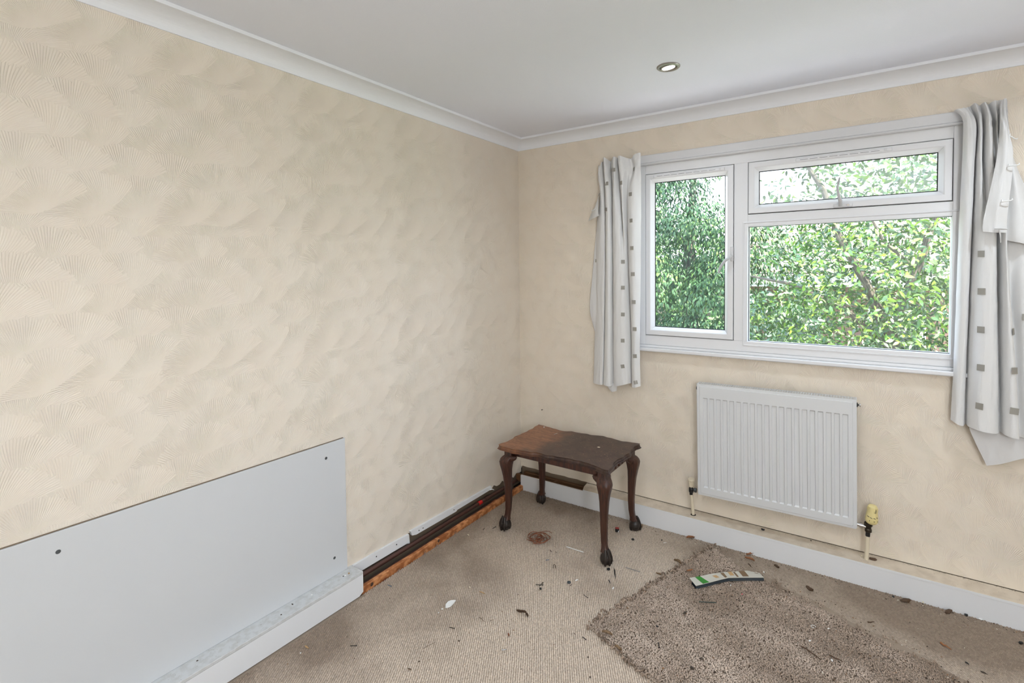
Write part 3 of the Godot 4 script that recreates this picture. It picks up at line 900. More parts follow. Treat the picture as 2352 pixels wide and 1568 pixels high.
# ---------------------------------------------------------------- window
func window() -> void:
	var w := struct("window_1", "white plastic window with a side casement, a top vent and a fixed pane")
	var zb := -0.07
	var mb := MB.new()
	mb.box(Vector3(0.884, 1.046, zb), Vector3(0.921, 2.118, 0), 0.002)
	part("jamb", mb, M.upvc, w)
	mb = MB.new()
	mb.box(Vector3(2.334, 1.046, zb), Vector3(2.41, 2.118, 0), 0.002)
	part("jamb", mb, M.upvc, w)
	mb = MB.new()
	mb.box(Vector3(0.921, 2.0615, zb), Vector3(2.334, 2.118, 0), 0.002)
	part("head_rail", mb, M.upvc, w)
	mb = MB.new()
	mb.box(Vector3(0.921, 1.046, zb), Vector3(2.334, 1.1035, 0), 0.002)
	part("bottom_rail", mb, M.upvc, w)
	mb = MB.new()
	mb.box(Vector3(1.4205, 1.1035, zb), Vector3(1.4905, 2.0615, 0), 0.002)
	part("mullion", mb, M.upvc, w)
	mb = MB.new()
	mb.box(Vector3(1.4905, 1.720, zb), Vector3(2.334, 1.7845, 0), 0.002)
	part("transom", mb, M.upvc, w)
	# fixed pane: glazing bead laid on the frame, black gasket, glass
	mb = MB.new()
	mb.frame(1.466, 1.078, 2.362, 1.746, [Vector2(0, 0), Vector2(0.001, 0.003), Vector2(0.006, 0.004), Vector2(0.0255, -0.026), Vector2(0.0255, -0.034)])
	part("glazing_bead", mb, M.upvc, w)
	mb = MB.new()
	mb.frame(1.488, 1.100, 2.340, 1.724, [Vector2(0, -0.030), Vector2(0.0034, -0.025), Vector2(0.0066, -0.028)])
	part("gasket", mb, M.gasket, w)
	part("pane", flat_pane(1.487, 1.099, 2.341, 1.725, -0.032), M.glass, w)
	# opening lights
	for k in [["casement_sash", 0.924, 1.107, 1.4175, 2.058, "glass_dull"], ["vent_sash", 1.494, 1.788, 2.3305, 2.058, "glass_hazy"]]:
		mb = MB.new()
		mb.frame(k[1], k[2], k[3], k[4], [Vector2(0, zb), Vector2(0, 0.004), Vector2(0.002, 0.006), Vector2(0.026, 0.006), Vector2(0.030, 0.004), Vector2(0.047, -0.022), Vector2(0.047, -0.034)])
		var s := part(k[0], mb, M.upvc, w)
		mb = MB.new()
		mb.frame(k[1] + 0.0465, k[2] + 0.0465, k[3] - 0.0465, k[4] - 0.0465, [Vector2(0, -0.027), Vector2(0.002, -0.023), Vector2(0.0048, -0.026)])
		part("gasket", mb, M.gasket, s)
		part("pane", flat_pane(k[1] + 0.045, k[2] + 0.045, k[3] - 0.045, k[4] - 0.045, -0.031), M[k[5]], s)
	# thin black frames painted in as the shadow gap behind the sashes
	mb = MB.new()
	mb.frame(0.9205, 1.103, 1.421, 2.062, [Vector2(0, -0.02), Vector2(0.004, -0.02)])
	mb.frame(1.490, 1.784, 2.3345, 2.062, [Vector2(0, -0.02), Vector2(0.004, -0.02)])
	part("painted_gap_shade", mb, M.gasket, w)
	# trickle vents
	for k in [[0.975, 1.374, 2.034, 2.050], [1.717, 2.114, 2.034, 2.050]]:
		mb = MB.new()
		mb.box(Vector3(k[0], k[2], 0.005), Vector3(k[1], k[3], 0.015), 0.003)
		var tv := part("trickle_vent", mb, M.upvc, w)
		mb = MB.new()
		for q in 8:
			var xa: float = lerpf(k[0] + 0.02, k[1] - 0.04, q / 8.0)
			mb.box(Vector3(xa, k[2] + 0.006, 0.0149), Vector3(xa + 0.034, k[2] + 0.0075, 0.0153))
		part("slot", mb, M.slate, tv)
		mb = MB.new()
		mb.box(Vector3(k[1] - 0.03, k[2] + 0.003, 0.014), Vector3(k[1] - 0.02, k[3] - 0.003, 0.018), 0.001)
		part("slider", mb, M.upvc_old, tv)
	# handles
	mb = MB.new()
	mb.box(Vector3(1.882, 1.789, 0.006), Vector3(1.962, 1.807, 0.014), 0.003)
	var hd := part("handle_plate", mb, M.upvc_old, w)
	mb = MB.new()
	mb.tube([Vector3(1.912, 1.795, 0.016), Vector3(1.911, 1.82, 0.026), Vector3(1.904, 1.85, 0.036), Vector3(1.899, 1.88, 0.036), Vector3(1.903, 1.905, 0.036), Vector3(1.907, 1.925, 0.035), Vector3(1.908, 1.931, 0.035)], [0.011, 0.012, 0.009, 0.0075, 0.007, 0.006, 0.002], 12, 0.7)
	part("lever", mb, M.handle, hd)
	mb = MB.new()
	mb.xf = Transform3D(Basis(Vector3.RIGHT, PI / 2), Vector3(1.943, 1.798, 0.014))
	mb.lathe([Vector2(0.006, 0), Vector2(0.005, 0.003), Vector2(0.0, 0.003)], Vector3.ZERO, 14)
	part("screw", mb, M.chrome, hd)
	mb = MB.new()
	mb.box(Vector3(1.405, 1.536, 0.006), Vector3(1.421, 1.616, 0.015), 0.005)
	hd = part("handle_plate", mb, M.upvc_old, w)
	mb = MB.new()
	mb.tube([Vector3(1.412, 1.565, 0.016), Vector3(1.405, 1.556, 0.036), Vector3(1.385, 1.54, 0.046), Vector3(1.367, 1.515, 0.048), Vector3(1.352, 1.482, 0.048), Vector3(1.349, 1.474, 0.048)], [0.009, 0.01, 0.0095, 0.009, 0.007, 0.003], 12, 0.7)
	part("lever", mb, M.handle, hd)
	# head trim and sill
	var t := struct("trim_3", "painted head board above the window with a rounded lower bead")
	mb = MB.new()
	mb.box(Vector3(0.872, 2.126, 0.0), Vector3(2.44, 2.173, 0.014), 0.003)
	part("head_board", mb, M.upvc_old, t)
	mb = MB.new()
	var rows := [PackedVector3Array(), PackedVector3Array()]
	for k in 9:
		var a := -PI / 2 + PI * k / 8.0
		rows[0].append(Vector3(0.872, 2.120 + 0.008 * sin(a), 0.006 + 0.014 * cos(a)))
		rows[1].append(Vector3(2.44, 2.120 + 0.008 * sin(a), 0.006 + 0.014 * cos(a)))
	rows.reverse()
	mb.sheet(rows)
	part("bead", mb, M.upvc_old, t)
	var s2 := struct("trim_4", "white window sill projecting over the radiator")
	mb = MB.new()
	mb.box(Vector3(0.872, 1.010, -0.07), Vector3(2.43, 1.031, 0.034), 0.004)
	part("sill_board", mb, M.upvc, s2)
	mb = MB.new()
	mb.box(Vector3(0.872, 1.031, -0.07), Vector3(2.43, 1.0455, 0.010), 0.003)
	part("upstand", mb, M.upvc, s2)


func flat_pane(x0: float, y0: float, x1: float, y1: float, z: float) -> MB:
	var mb := MB.new()
	mb.quad(Vector3(x0, y0, z), Vector3(x1, y0, z), Vector3(x1, y1, z), Vector3(x0, y1, z))
	return mb


# ---------------------------------------------------------------- radiator
func radiator() -> void:
	var t := thing("radiator", "white ribbed panel radiator under the window", "radiator", Vector3(1.257, 0.245, 0))
	t.rotation.z = 0.0125
	var W := 0.734
	var H := 0.616
	var mb := MB.new()
	# pressed front: flat field with twenty sunk flutes
	var xs := [0.0, 0.011, 0.013]
	var sunk := [0, 0, 0]
	var pitch := (W - 0.05) / 20.0
	for k in 20:
		var c := 0.025 + pitch * (k + 0.5)
		for q in [[-0.0125, 0], [-0.0095, 1], [0.0095, 1], [0.0125, 0]]:
			xs.append(c + q[0])
			sunk.append(q[1])
	xs.append_array([W - 0.013, W - 0.011, W])
	sunk.append_array([0, 0, 0])
	var ys := [0.0, 0.011, 0.013, 0.046, 0.052, H - 0.078, H - 0.072, H - 0.013, H - 0.011, H]
	var ysunk := [0, 0, 0, 0, 1, 1, 0, 0, 0, 0]
	var zf := func(i: int, j: int) -> float:
		var z := 0.09
		if i <= 1 or i >= xs.size() - 2 or j <= 1 or j >= ys.size() - 2:
			z -= 0.003
		if sunk[i] and ysunk[j]:
			z -= 0.006
		return z
	for j in ys.size() - 1:
		for i in xs.size() - 1:
			mb.quad(Vector3(xs[i], ys[j], zf.call(i, j)), Vector3(xs[i + 1], ys[j], zf.call(i + 1, j)), Vector3(xs[i + 1], ys[j + 1], zf.call(i + 1, j + 1)), Vector3(xs[i], ys[j + 1], zf.call(i, j + 1)))
	mb.frame(0, 0, W, H, [Vector2(0, 0.074), Vector2(0, 0.087)])
	mb.box(Vector3(0, 0, 0.073), Vector3(W, H, 0.0739))
	part("front_panel", mb, M.radiator, t)
	for s in [0.0, 1.0]:
		mb = MB.new()
		mb.box(Vector3(lerpf(-0.004, W - 0.001, s), 0.004, 0.034), Vector3(lerpf(0.001, W + 0.004, s), H + 0.002, 0.086), 0.001)
		part("side_panel", mb, M.radiator, t)
	mb = MB.new()
	mb.box(Vector3(0.0, H, 0.034), Vector3(W, H + 0.002, 0.040))
	mb.box(Vector3(0.0, H, 0.082), Vector3(W, H + 0.002, 0.0865))
	for k in 62:
		var x := W * (k + 0.5) / 62.0
		mb.box(Vector3(x - 0.0015, H, 0.040), Vector3(x + 0.0015, H + 0.002, 0.082))
	mb.box(Vector3(0.0, H, 0.059), Vector3(W, H + 0.0019, 0.063))
	part("top_grille", mb, M.radiator, t)
	mb = MB.new()
	mb.box(Vector3(0.004, 0.02, 0.036), Vector3(W - 0.004, H - 0.025, 0.070))
	part("convector", mb, M.dark_slot, t)
	for x in [0.12, W - 0.12]:
		mb = MB.new()
		mb.box(Vector3(x - 0.015, 0.08, 0.0), Vector3(x + 0.015, H - 0.06, 0.036), 0.001)
		part("wall_bracket", mb, M.radiator, t)
	mb = MB.new()
	mb.tube([Vector3(-0.002, H - 0.028, 0.06), Vector3(-0.012, H - 0.028, 0.06)], [0.01, 0.009], 12)
	part("blanking_plug", mb, M.black, t)
	mb = MB.new()
	mb.tube([Vector3(W, H - 0.028, 0.06), Vector3(W + 0.008, H - 0.028, 0.06)], [0.011, 0.011], 6)
	part("bleed_valve", mb, M.black, t)
	mb = MB.new()
	mb.tube([Vector3(W + 0.008, H - 0.028, 0.06), Vector3(W + 0.012, H - 0.028, 0.06), Vector3(W + 0.013, H - 0.028, 0.06), Vector3(W + 0.02, H - 0.028, 0.06)], [0.005, 0.005, 0.009, 0.008], 12)
	part("bleed_valve", mb, M.chrome, t)
	# lockshield valve on the left
	t = thing("lockshield_valve", "cream capped lockshield valve with painted pipe left of the radiator", "valve", Vector3(1.209, 0.1, 0.06))
	mb = MB.new()
	mb.lathe([Vector2(0.0105, 0.166), Vector2(0.0125, 0.174), Vector2(0.015, 0.198), Vector2(0.0185, 0.204), Vector2(0.0185, 0.209), Vector2(0.017, 0.2125), Vector2(0.008, 0.211), Vector2(0.0, 0.208)], Vector3.ZERO, 22)
	for k in 6:
		var a := TAU * k / 6.0
		mb.tube([Vector3(cos(a) * 0.0125, 0.170, sin(a) * 0.0125), Vector3(cos(a) * 0.0158, 0.2, sin(a) * 0.0158)], [0.0018, 0.0028], 6)
	part("cap", mb, M.cream_paint, t)
	mb = MB.new()
	mb.lathe([Vector2(0.0085, 0.120), Vector2(0.0095, 0.132), Vector2(0.0135, 0.138), Vector2(0.0135, 0.156), Vector2(0.0105, 0.162), Vector2(0.0105, 0.17)], Vector3.ZERO, 6)
	mb.tube([Vector3(0.0, 0.152, 0.0), Vector3(0.026, 0.152, 0.0)], [0.008, 0.008], 10)
	part("valve_body", mb, M.black, t)
	mb = MB.new()
	mb.tube([Vector3(0.018, 0.152, 0.0), Vector3(0.030, 0.152, 0.0)], [0.0125, 0.0125], 6)
	part("union_nut", mb, M.slate, t)
	mb = MB.new()
	mb.tube([Vector3(0.002, 0.122, 0.0), Vector3(0.005, 0.08, 0), Vector3(0.012, 0.009, 0.0)], [0.0085, 0.0085, 0.0085], 14)
	part("pipe", mb, M.cream_paint, t)
	mb = MB.new()
	mb.lathe([Vector2(0.015, 0.0092), Vector2(0.011, 0.0105), Vector2(0.008, 0.0105)], Vector3(0.012, 0, 0), 12)
	part("pipe_hole", mb, M.void, t)
	# thermostatic valve on the right
	t = thing("thermostatic_valve", "yellowed thermostatic radiator valve with painted pipe right of the radiator", "valve", Vector3(2.039, 0.1, 0.06))
	mb = MB.new()
	mb.xf = Transform3D(Basis(Vector3.BACK, -0.06), Vector3(0, 0, 0))
	mb.lathe([Vector2(0.014, 0.186), Vector2(0.021, 0.190), Vector2(0.0255, 0.199), Vector2(0.0262, 0.210), Vector2(0.0245, 0.226), Vector2(0.0215, 0.244), Vector2(0.0205, 0.256), Vector2(0.0198, 0.268), Vector2(0.015, 0.275), Vector2(0.006, 0.2775), Vector2(0.0, 0.278)], Vector3.ZERO, 28)
	for k in 7:
		var a := TAU * k / 7.0 + 0.2
		mb.tube([Vector3(cos(a) * 0.020, 0.232, sin(a) * 0.020), Vector3(cos(a) * 0.020, 0.262, sin(a) * 0.020), Vector3(cos(a) * 0.015, 0.272, sin(a) * 0.015)], [0.001, 0.003, 0.001], 6)
	var head := part("thermostat_head", mb, M.yellowed, t)
	var slots := MB.new()
	slots.xf = mb.xf
	for k in [[0.6, 0.225], [1.15, 0.222], [2.2, 0.225], [1.7, 0.222]]:
		var a: float = k[0]
		slots.tube([Vector3(cos(a - 0.2) * 0.0248, k[1] - 0.002, sin(a - 0.2) * 0.0248), Vector3(cos(a) * 0.0254, k[1], sin(a) * 0.0254), Vector3(cos(a + 0.2) * 0.0248, k[1] + 0.001, sin(a + 0.2) * 0.0248)], [0.0012, 0.0014, 0.0012], 5)
	for k in [0.85, 1.0, 1.15]:
		slots.tube([Vector3(cos(k) * 0.0208, 0.245, sin(k) * 0.0208), Vector3(cos(k) * 0.0203, 0.262, sin(k) * 0.0203)], [0.0012, 0.0012], 5)
	for k in [0.5, 1.2, 1.9]:
		slots.tube([Vector3(cos(k) * 0.0262, 0.205, sin(k) * 0.0262), Vector3(cos(k) * 0.0258, 0.2095, sin(k) * 0.0258)], [0.0014, 0.0014], 5)
	part("slot", slots, M.black, head)
	mb = MB.new()
	mb.lathe([Vector2(0.011, 0.142), Vector2(0.0145, 0.145), Vector2(0.0145, 0.156), Vector2(0.012, 0.16), Vector2(0.0125, 0.17), Vector2(0.017, 0.174), Vector2(0.017, 0.186), Vector2(0.014, 0.187)], Vector3.ZERO, 16)
	part("valve_body", mb, M.brass_dark, t)
	mb = MB.new()
	mb.tube([Vector3(0.0, 0.164, 0.0), Vector3(-0.022, 0.166, 0.0)], [0.008, 0.008], 12)
	mb.tube([Vector3(-0.022, 0.166, 0.0), Vector3(-0.036, 0.167, 0.0)], [0.0125, 0.0125], 6)
	mb.tube([Vector3(-0.036, 0.167, 0.0), Vector3(-0.048, 0.168, 0.0)], [0.009, 0.009], 12)
	part("union_nut", mb, M.chrome, t)
	mb = MB.new()
	mb.tube([Vector3(-0.002, 0.126, 0.0), Vector3(-0.004, 0.06, 0), Vector3(-0.007, 0.009, 0.0)], [0.0092, 0.0092, 0.0092], 14)
	part("pipe", mb, M.cream_paint, t)
	mb = MB.new()
	mb.tube([Vector3(-0.001, 0.144, 0.0), Vector3(-0.002, 0.122, 0.0)], [0.0095, 0.0096], 12)
	part("pipe_end", mb, M.black, t)


# ---------------------------------------------------------------- side table
func curve(pts: Array, s: float) -> float:
	for k in pts.size() - 1:
		if s <= pts[k + 1][0]:
			var u: float = (s - pts[k][0]) / (pts[k + 1][0] - pts[k][0])
			return lerpf(pts[k][1], pts[k + 1][1], u * u * (3 - 2 * u))
	return pts[-1][1]


func side_table() -> void:
	var t := thing("side_table", "small dark stained side table with scalloped top and claw feet", "table", Vector3(0.6, 0, 0.39))
	var off := Vector3(-0.6, 0, -0.39)
	var zf := [[0.0, 0.600], [0.06, 0.614], [0.14, 0.617], [0.22, 0.613], [0.33, 0.602], [0.40, 0.586], [0.47, 0.596], [0.57, 0.581], [0.70, 0.573], [0.82, 0.577], [0.92, 0.598], [0.97, 0.609], [1.0, 0.606]]
	var zb := [[0.0, 0.152], [0.14, 0.168], [0.27, 0.187], [0.38, 0.165], [0.54, 0.160], [0.66, 0.144], [0.85, 0.165], [1.0, 0.149]]
	var xl := [[0.0, 0.249], [0.25, 0.261], [0.44, 0.262], [0.6, 0.256], [0.8, 0.269], [1.0, 0.255]]
	var xr := [[0.0, 0.943], [0.18, 0.932], [0.38, 0.946], [0.56, 0.940], [0.70, 0.929], [0.84, 0.940], [1.0, 0.952]]
	var fn := FastNoiseLite.new()
	fn.seed = 5
	fn.frequency = 1.0
	fn.fractal_octaves = 4
	var at := func(u: float, v: float) -> Vector3:
		var nick := 0.0022
		return Vector3(nick * sin(v * 38.0) * (absf(u - 0.5) * 2.0) ** 8, 0, nick * (sin(u * 47.0) + 0.6 * sin(u * 83.0)) * (absf(v - 0.5) * 2.0) ** 8) + Vector3(lerpf(curve(xl, v), curve(xr, v), u), 0.49, lerpf(curve(zb, u), curve(zf, u), v)) + off
	var paint := func(p: Vector3) -> Color:
		var grain := fn.get_noise_2d(p.x * 14.0, p.z * 160.0)
		var blot := fn.get_noise_2d(p.x * 9.0 + 50.0, p.z * 9.0)
		var fade := smoothstep(0.06, -0.16, p.x + 0.06 + blot * 0.10 + absf(p.z + 0.02) * 0.12 + grain * 0.03)
		var dark := lin(54, 38, 32).lerp(lin(84, 62, 52), clampf(0.5 + grain * 0.8 + blot * 0.6, 0, 1))
		var worn := lin(122, 80, 56).lerp(lin(156, 106, 76), clampf(0.5 + grain * 0.9 + fn.get_noise_2d(p.x * 4.0, p.z * 30.0 + 9.0), 0, 1))
		return dark.lerp(worn, fade * 0.9)
	var mb := MB.new()
	var nu := 72
	var nv := 48
	for j in nv:
		for i in nu:
			var q := []
			for k in [[i, j], [i, j + 1], [i + 1, j + 1], [i + 1, j]]:
				q.append(at.call(float(k[0]) / nu, float(k[1]) / nv))
			for w in [0, 2, 1, 0, 3, 2]:
				mb.put(q[w], Vector3.UP, Vector2(q[w].x, q[w].z), paint.call(q[w]))
	# moulded edge all round
	var ring := []
	for i in nu:
		ring.append(at.call(float(i) / nu, 1.0))
	for j in nv:
		ring.append(at.call(1.0, 1.0 - float(j) / nv))
	for i in nu:
		ring.append(at.call(1.0 - float(i) / nu, 0.0))
	for j in nv:
		ring.append(at.call(0.0, float(j) / nv))
	var edge := [Vector2(0.0, 0.0), Vector2(0.003, -0.002), Vector2(0.004, -0.006), Vector2(0.002, -0.011), Vector2(-0.001, -0.014), Vector2(-0.001, -0.019), Vector2(-0.008, -0.022)]
	var loops := []
	for e in edge:
		var line := PackedVector3Array()
		for k in ring.size():
			var a: Vector3 = ring[(k - 1 + ring.size()) % ring.size()]
			var b: Vector3 = ring[(k + 1) % ring.size()]
			var o := (b - a).cross(Vector3.UP).normalized() * -1.0
			line.append(ring[k] - o * -e.x + Vector3(0, e.y, 0))
		loops.append(line)
	for j in loops.size() - 1:
		for k in ring.size():
			var m := (k + 1) % ring.size()
			mb.tint = paint.call(ring[k])
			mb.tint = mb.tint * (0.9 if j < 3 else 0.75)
			mb.out_quad(loops[j][k], loops[j][m], loops[j + 1][m], loops[j + 1][k], Vector3(ring[k].x * 0.6, 0.478, ring[k].z * 0.6))
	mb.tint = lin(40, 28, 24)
	for k in ring.size():
		mb.out_tri(loops[-1][k], loops[-1][(k + 1) % ring.size()], Vector3(0, 0.468, 0), Vector3(0, 0.6, 0))
	part("tabletop", mb, M.wood_top, t)
	# apron rails
	for k in [[Vector3(-0.28, 0.430, 0.160), Vector3(0.29, 0.469, 0.180)], [Vector3(-0.27, 0.428, -0.19), Vector3(0.27, 0.469, -0.17)], [Vector3(-0.295, 0.428, -0.165), Vector3(-0.275, 0.469, 0.155)], [Vector3(0.30, 0.430, -0.165), Vector3(0.320, 0.469, 0.160)]]:
		mb = MB.new()
		mb.box(k[0], k[1], 0.003)
		var ap := part("apron", mb, M.wood, t)
		if k[0].x > 0.2:
			for q in 5:
				mb = MB.new()
				mb.box(Vector3(0.318, 0.444, -0.125 + q * 0.045), Vector3(0.334, 0.468, -0.100 + q * 0.045), 0.003)
				part("carved_block", mb, M.wood, ap)
	# cabriole legs with ball and claw feet
	for s in [Vector2(-1, 1), Vector2(1, 1), Vector2(1, -1), Vector2(-1, -1)]:
		var foot := Vector3(0.319 * s.x, 0, 0.200 * s.y) + Vector3(0.012, 0, 0.006)
		var dirv := Vector3(s.x, 0, s.y).normalized()
		var c := foot - dirv * 0.022
		mb = MB.new()
		var path := []
		var rad := []
		for k in [[0.468, -0.012, 0.024], [0.436, -0.012, 0.0245], [0.428, -0.006, 0.030], [0.416, 0.003, 0.0355], [0.400, 0.008, 0.0370], [0.378, 0.009, 0.0330], [0.35, 0.007, 0.0275], [0.31, 0.003, 0.0230], [0.25, -0.001, 0.0198], [0.18, -0.003, 0.0178], [0.12, -0.001, 0.0162], [0.09, 0.003, 0.0155], [0.074, 0.008, 0.0175], [0.06, 0.012, 0.022]]:
			path.append(c + dirv * float(k[1]) + Vector3(0, k[0], 0))
			rad.append(k[2])
		var rows := []
		for j in path.size():
			var line := PackedVector3Array()
			for i in 20:
				var a := TAU * i / 20.0
				var x := cos(a)
				var y := sin(a)
				var e := 2.0 / (3.4 if j > 2 else 8.0)
				line.append(path[j] + Vector3(signf(x) * pow(absf(x), e), 0, signf(y) * pow(absf(y), e)) * float(rad[j]))
			rows.append(line)
		mb.sheet(rows, true)
		# ears that carry the knee into the apron
		for ax in [Vector3(-s.x, 0, 0), Vector3(0, 0, -s.y)]:
			var k0 := path[3] as Vector3
			mb.tube([k0 + Vector3(0, -0.002, 0) + ax * 0.008, k0 + Vector3(0, 0.006, 0) + ax * 0.034, k0 + Vector3(0, 0.012, 0) + ax * 0.056, k0 + Vector3(0, 0.018, 0) + ax * 0.064], [0.027, 0.021, 0.012, 0.005], 12)
		var leg := part("leg", mb, M.wood, t)
		mb = MB.new()
		var ball := c + dirv * 0.020 + Vector3(0, 0.029, 0)
		mb.lathe([Vector2(0.0, -0.029), Vector2(0.014, -0.0285), Vector2(0.022, -0.024), Vector2(0.028, -0.012), Vector2(0.0295, 0.0), Vector2(0.027, 0.012), Vector2(0.022, 0.021), Vector2(0.016, 0.030), Vector2(0.013, 0.040)], ball, 18)
		for k in 4:
			var a := atan2(dirv.z, dirv.x) + (k - 1.5) * 0.85
			if k == 3:
				a = atan2(dirv.z, dirv.x) + PI
			var d := Vector3(cos(a), 0, sin(a))
			mb.tube([ball + d * 0.012 + Vector3(0, 0.046, 0), ball + d * 0.021 + Vector3(0, 0.026, 0), ball + d * 0.028 + Vector3(0, 0.006, 0), ball + d * 0.029 + Vector3(0, -0.012, 0), ball + d * 0.026 + Vector3(0, -0.025, 0), ball + d * 0.021 + Vector3(0, -0.0285, 0)], [0.007, 0.0075, 0.0075, 0.007, 0.0055, 0.002], 8)
		part("claw_foot", mb, M.wood_dark, leg)


func on_table() -> void:
	# bits left on the table top
	var s := make_screw(Vector3(0.442, 0.4935, 0.283), Vector3(0.452, 0.4945, 0.262), 0.006, M.chrome)
	tag(s, "shiny silver screw lying near the middle of the table top", "screw")
	var mb := MB.new()
	lump(mb, Vector3(0.005, 0.004, 0.004), 4)
	var o := solo("plaster_chip", mb, M.white, "white chip near the back left edge of the table top", "chip")
	o.position = Vector3(0.313, 0.493, 0.190)
	mb = MB.new()
	lump(mb, Vector3(0.009, 0.0018, 0.007), 6)
	o = solo("plaster_chip", mb, M.cream, "flat pale flake on the dark half of the table top", "chip")
	o.position = Vector3(0.767, 0.4915, 0.335)


# ---------------------------------------------------------------- small things
func lump(mb: MB, size: Vector3, seed_: int) -> void:
	var r := RandomNumberGenerator.new()
	r.seed = seed_
	var rows := []
	for j in 5:
		var a := -PI / 2 + PI * j / 4.0
		var line := PackedVector3Array()
		for i in 7:
			var b := TAU * i / 7.0
			var k := r.randf_range(0.72, 1.15)
			if j == 0 or j == 4:
				k = 0.9
			line.append(Vector3(cos(a) * cos(b), sin(a), -cos(a) * sin(b)) * size * k)
		rows.append(line)
	for j in 4:
		for i in 7:
			var m := (i + 1) % 7
			mb.out_quad(rows[j][i], rows[j][m], rows[j + 1][m], rows[j + 1][i], Vector3.ZERO)


func along(a: Vector3, b: Vector3) -> Transform3D:
	# axes with x from a to b and y as upright as can be
	var x := (b - a).normalized()
	var z := x.cross(Vector3.UP).normalized()
	return Transform3D(Basis(x, z.cross(x).normalized(), z), a)


func make_screw(a: Vector3, b: Vector3, w: float, m: Material) -> Node3D:
	var t := Node3D.new()
	t.name = numbered("screw")
	add_child(t)
	t.transform = along(a, b)
	var l := a.distance_to(b)
	var mb := MB.new()
	var path := [Vector3.ZERO]
	var rad := [w * 0.05]
	for k in 10:
		path.append(Vector3(l * (0.12 + 0.07 * k), 0, 0))
		rad.append(w * (0.24 if k % 2 else 0.36))
	path.append(Vector3(l * 0.88, 0, 0))
	rad.append(w * 0.25)
	mb.tube(path, rad, 7)
	part("shaft", mb, m, t)
	mb = MB.new()
	mb.tube([Vector3(l * 0.86, 0, 0), Vector3(l * 0.97, 0, 0), Vector3(l, 0, 0)], [w * 0.25, w * 0.6, w * 0.56], 9)
	part("head", mb, m, t)
	return t


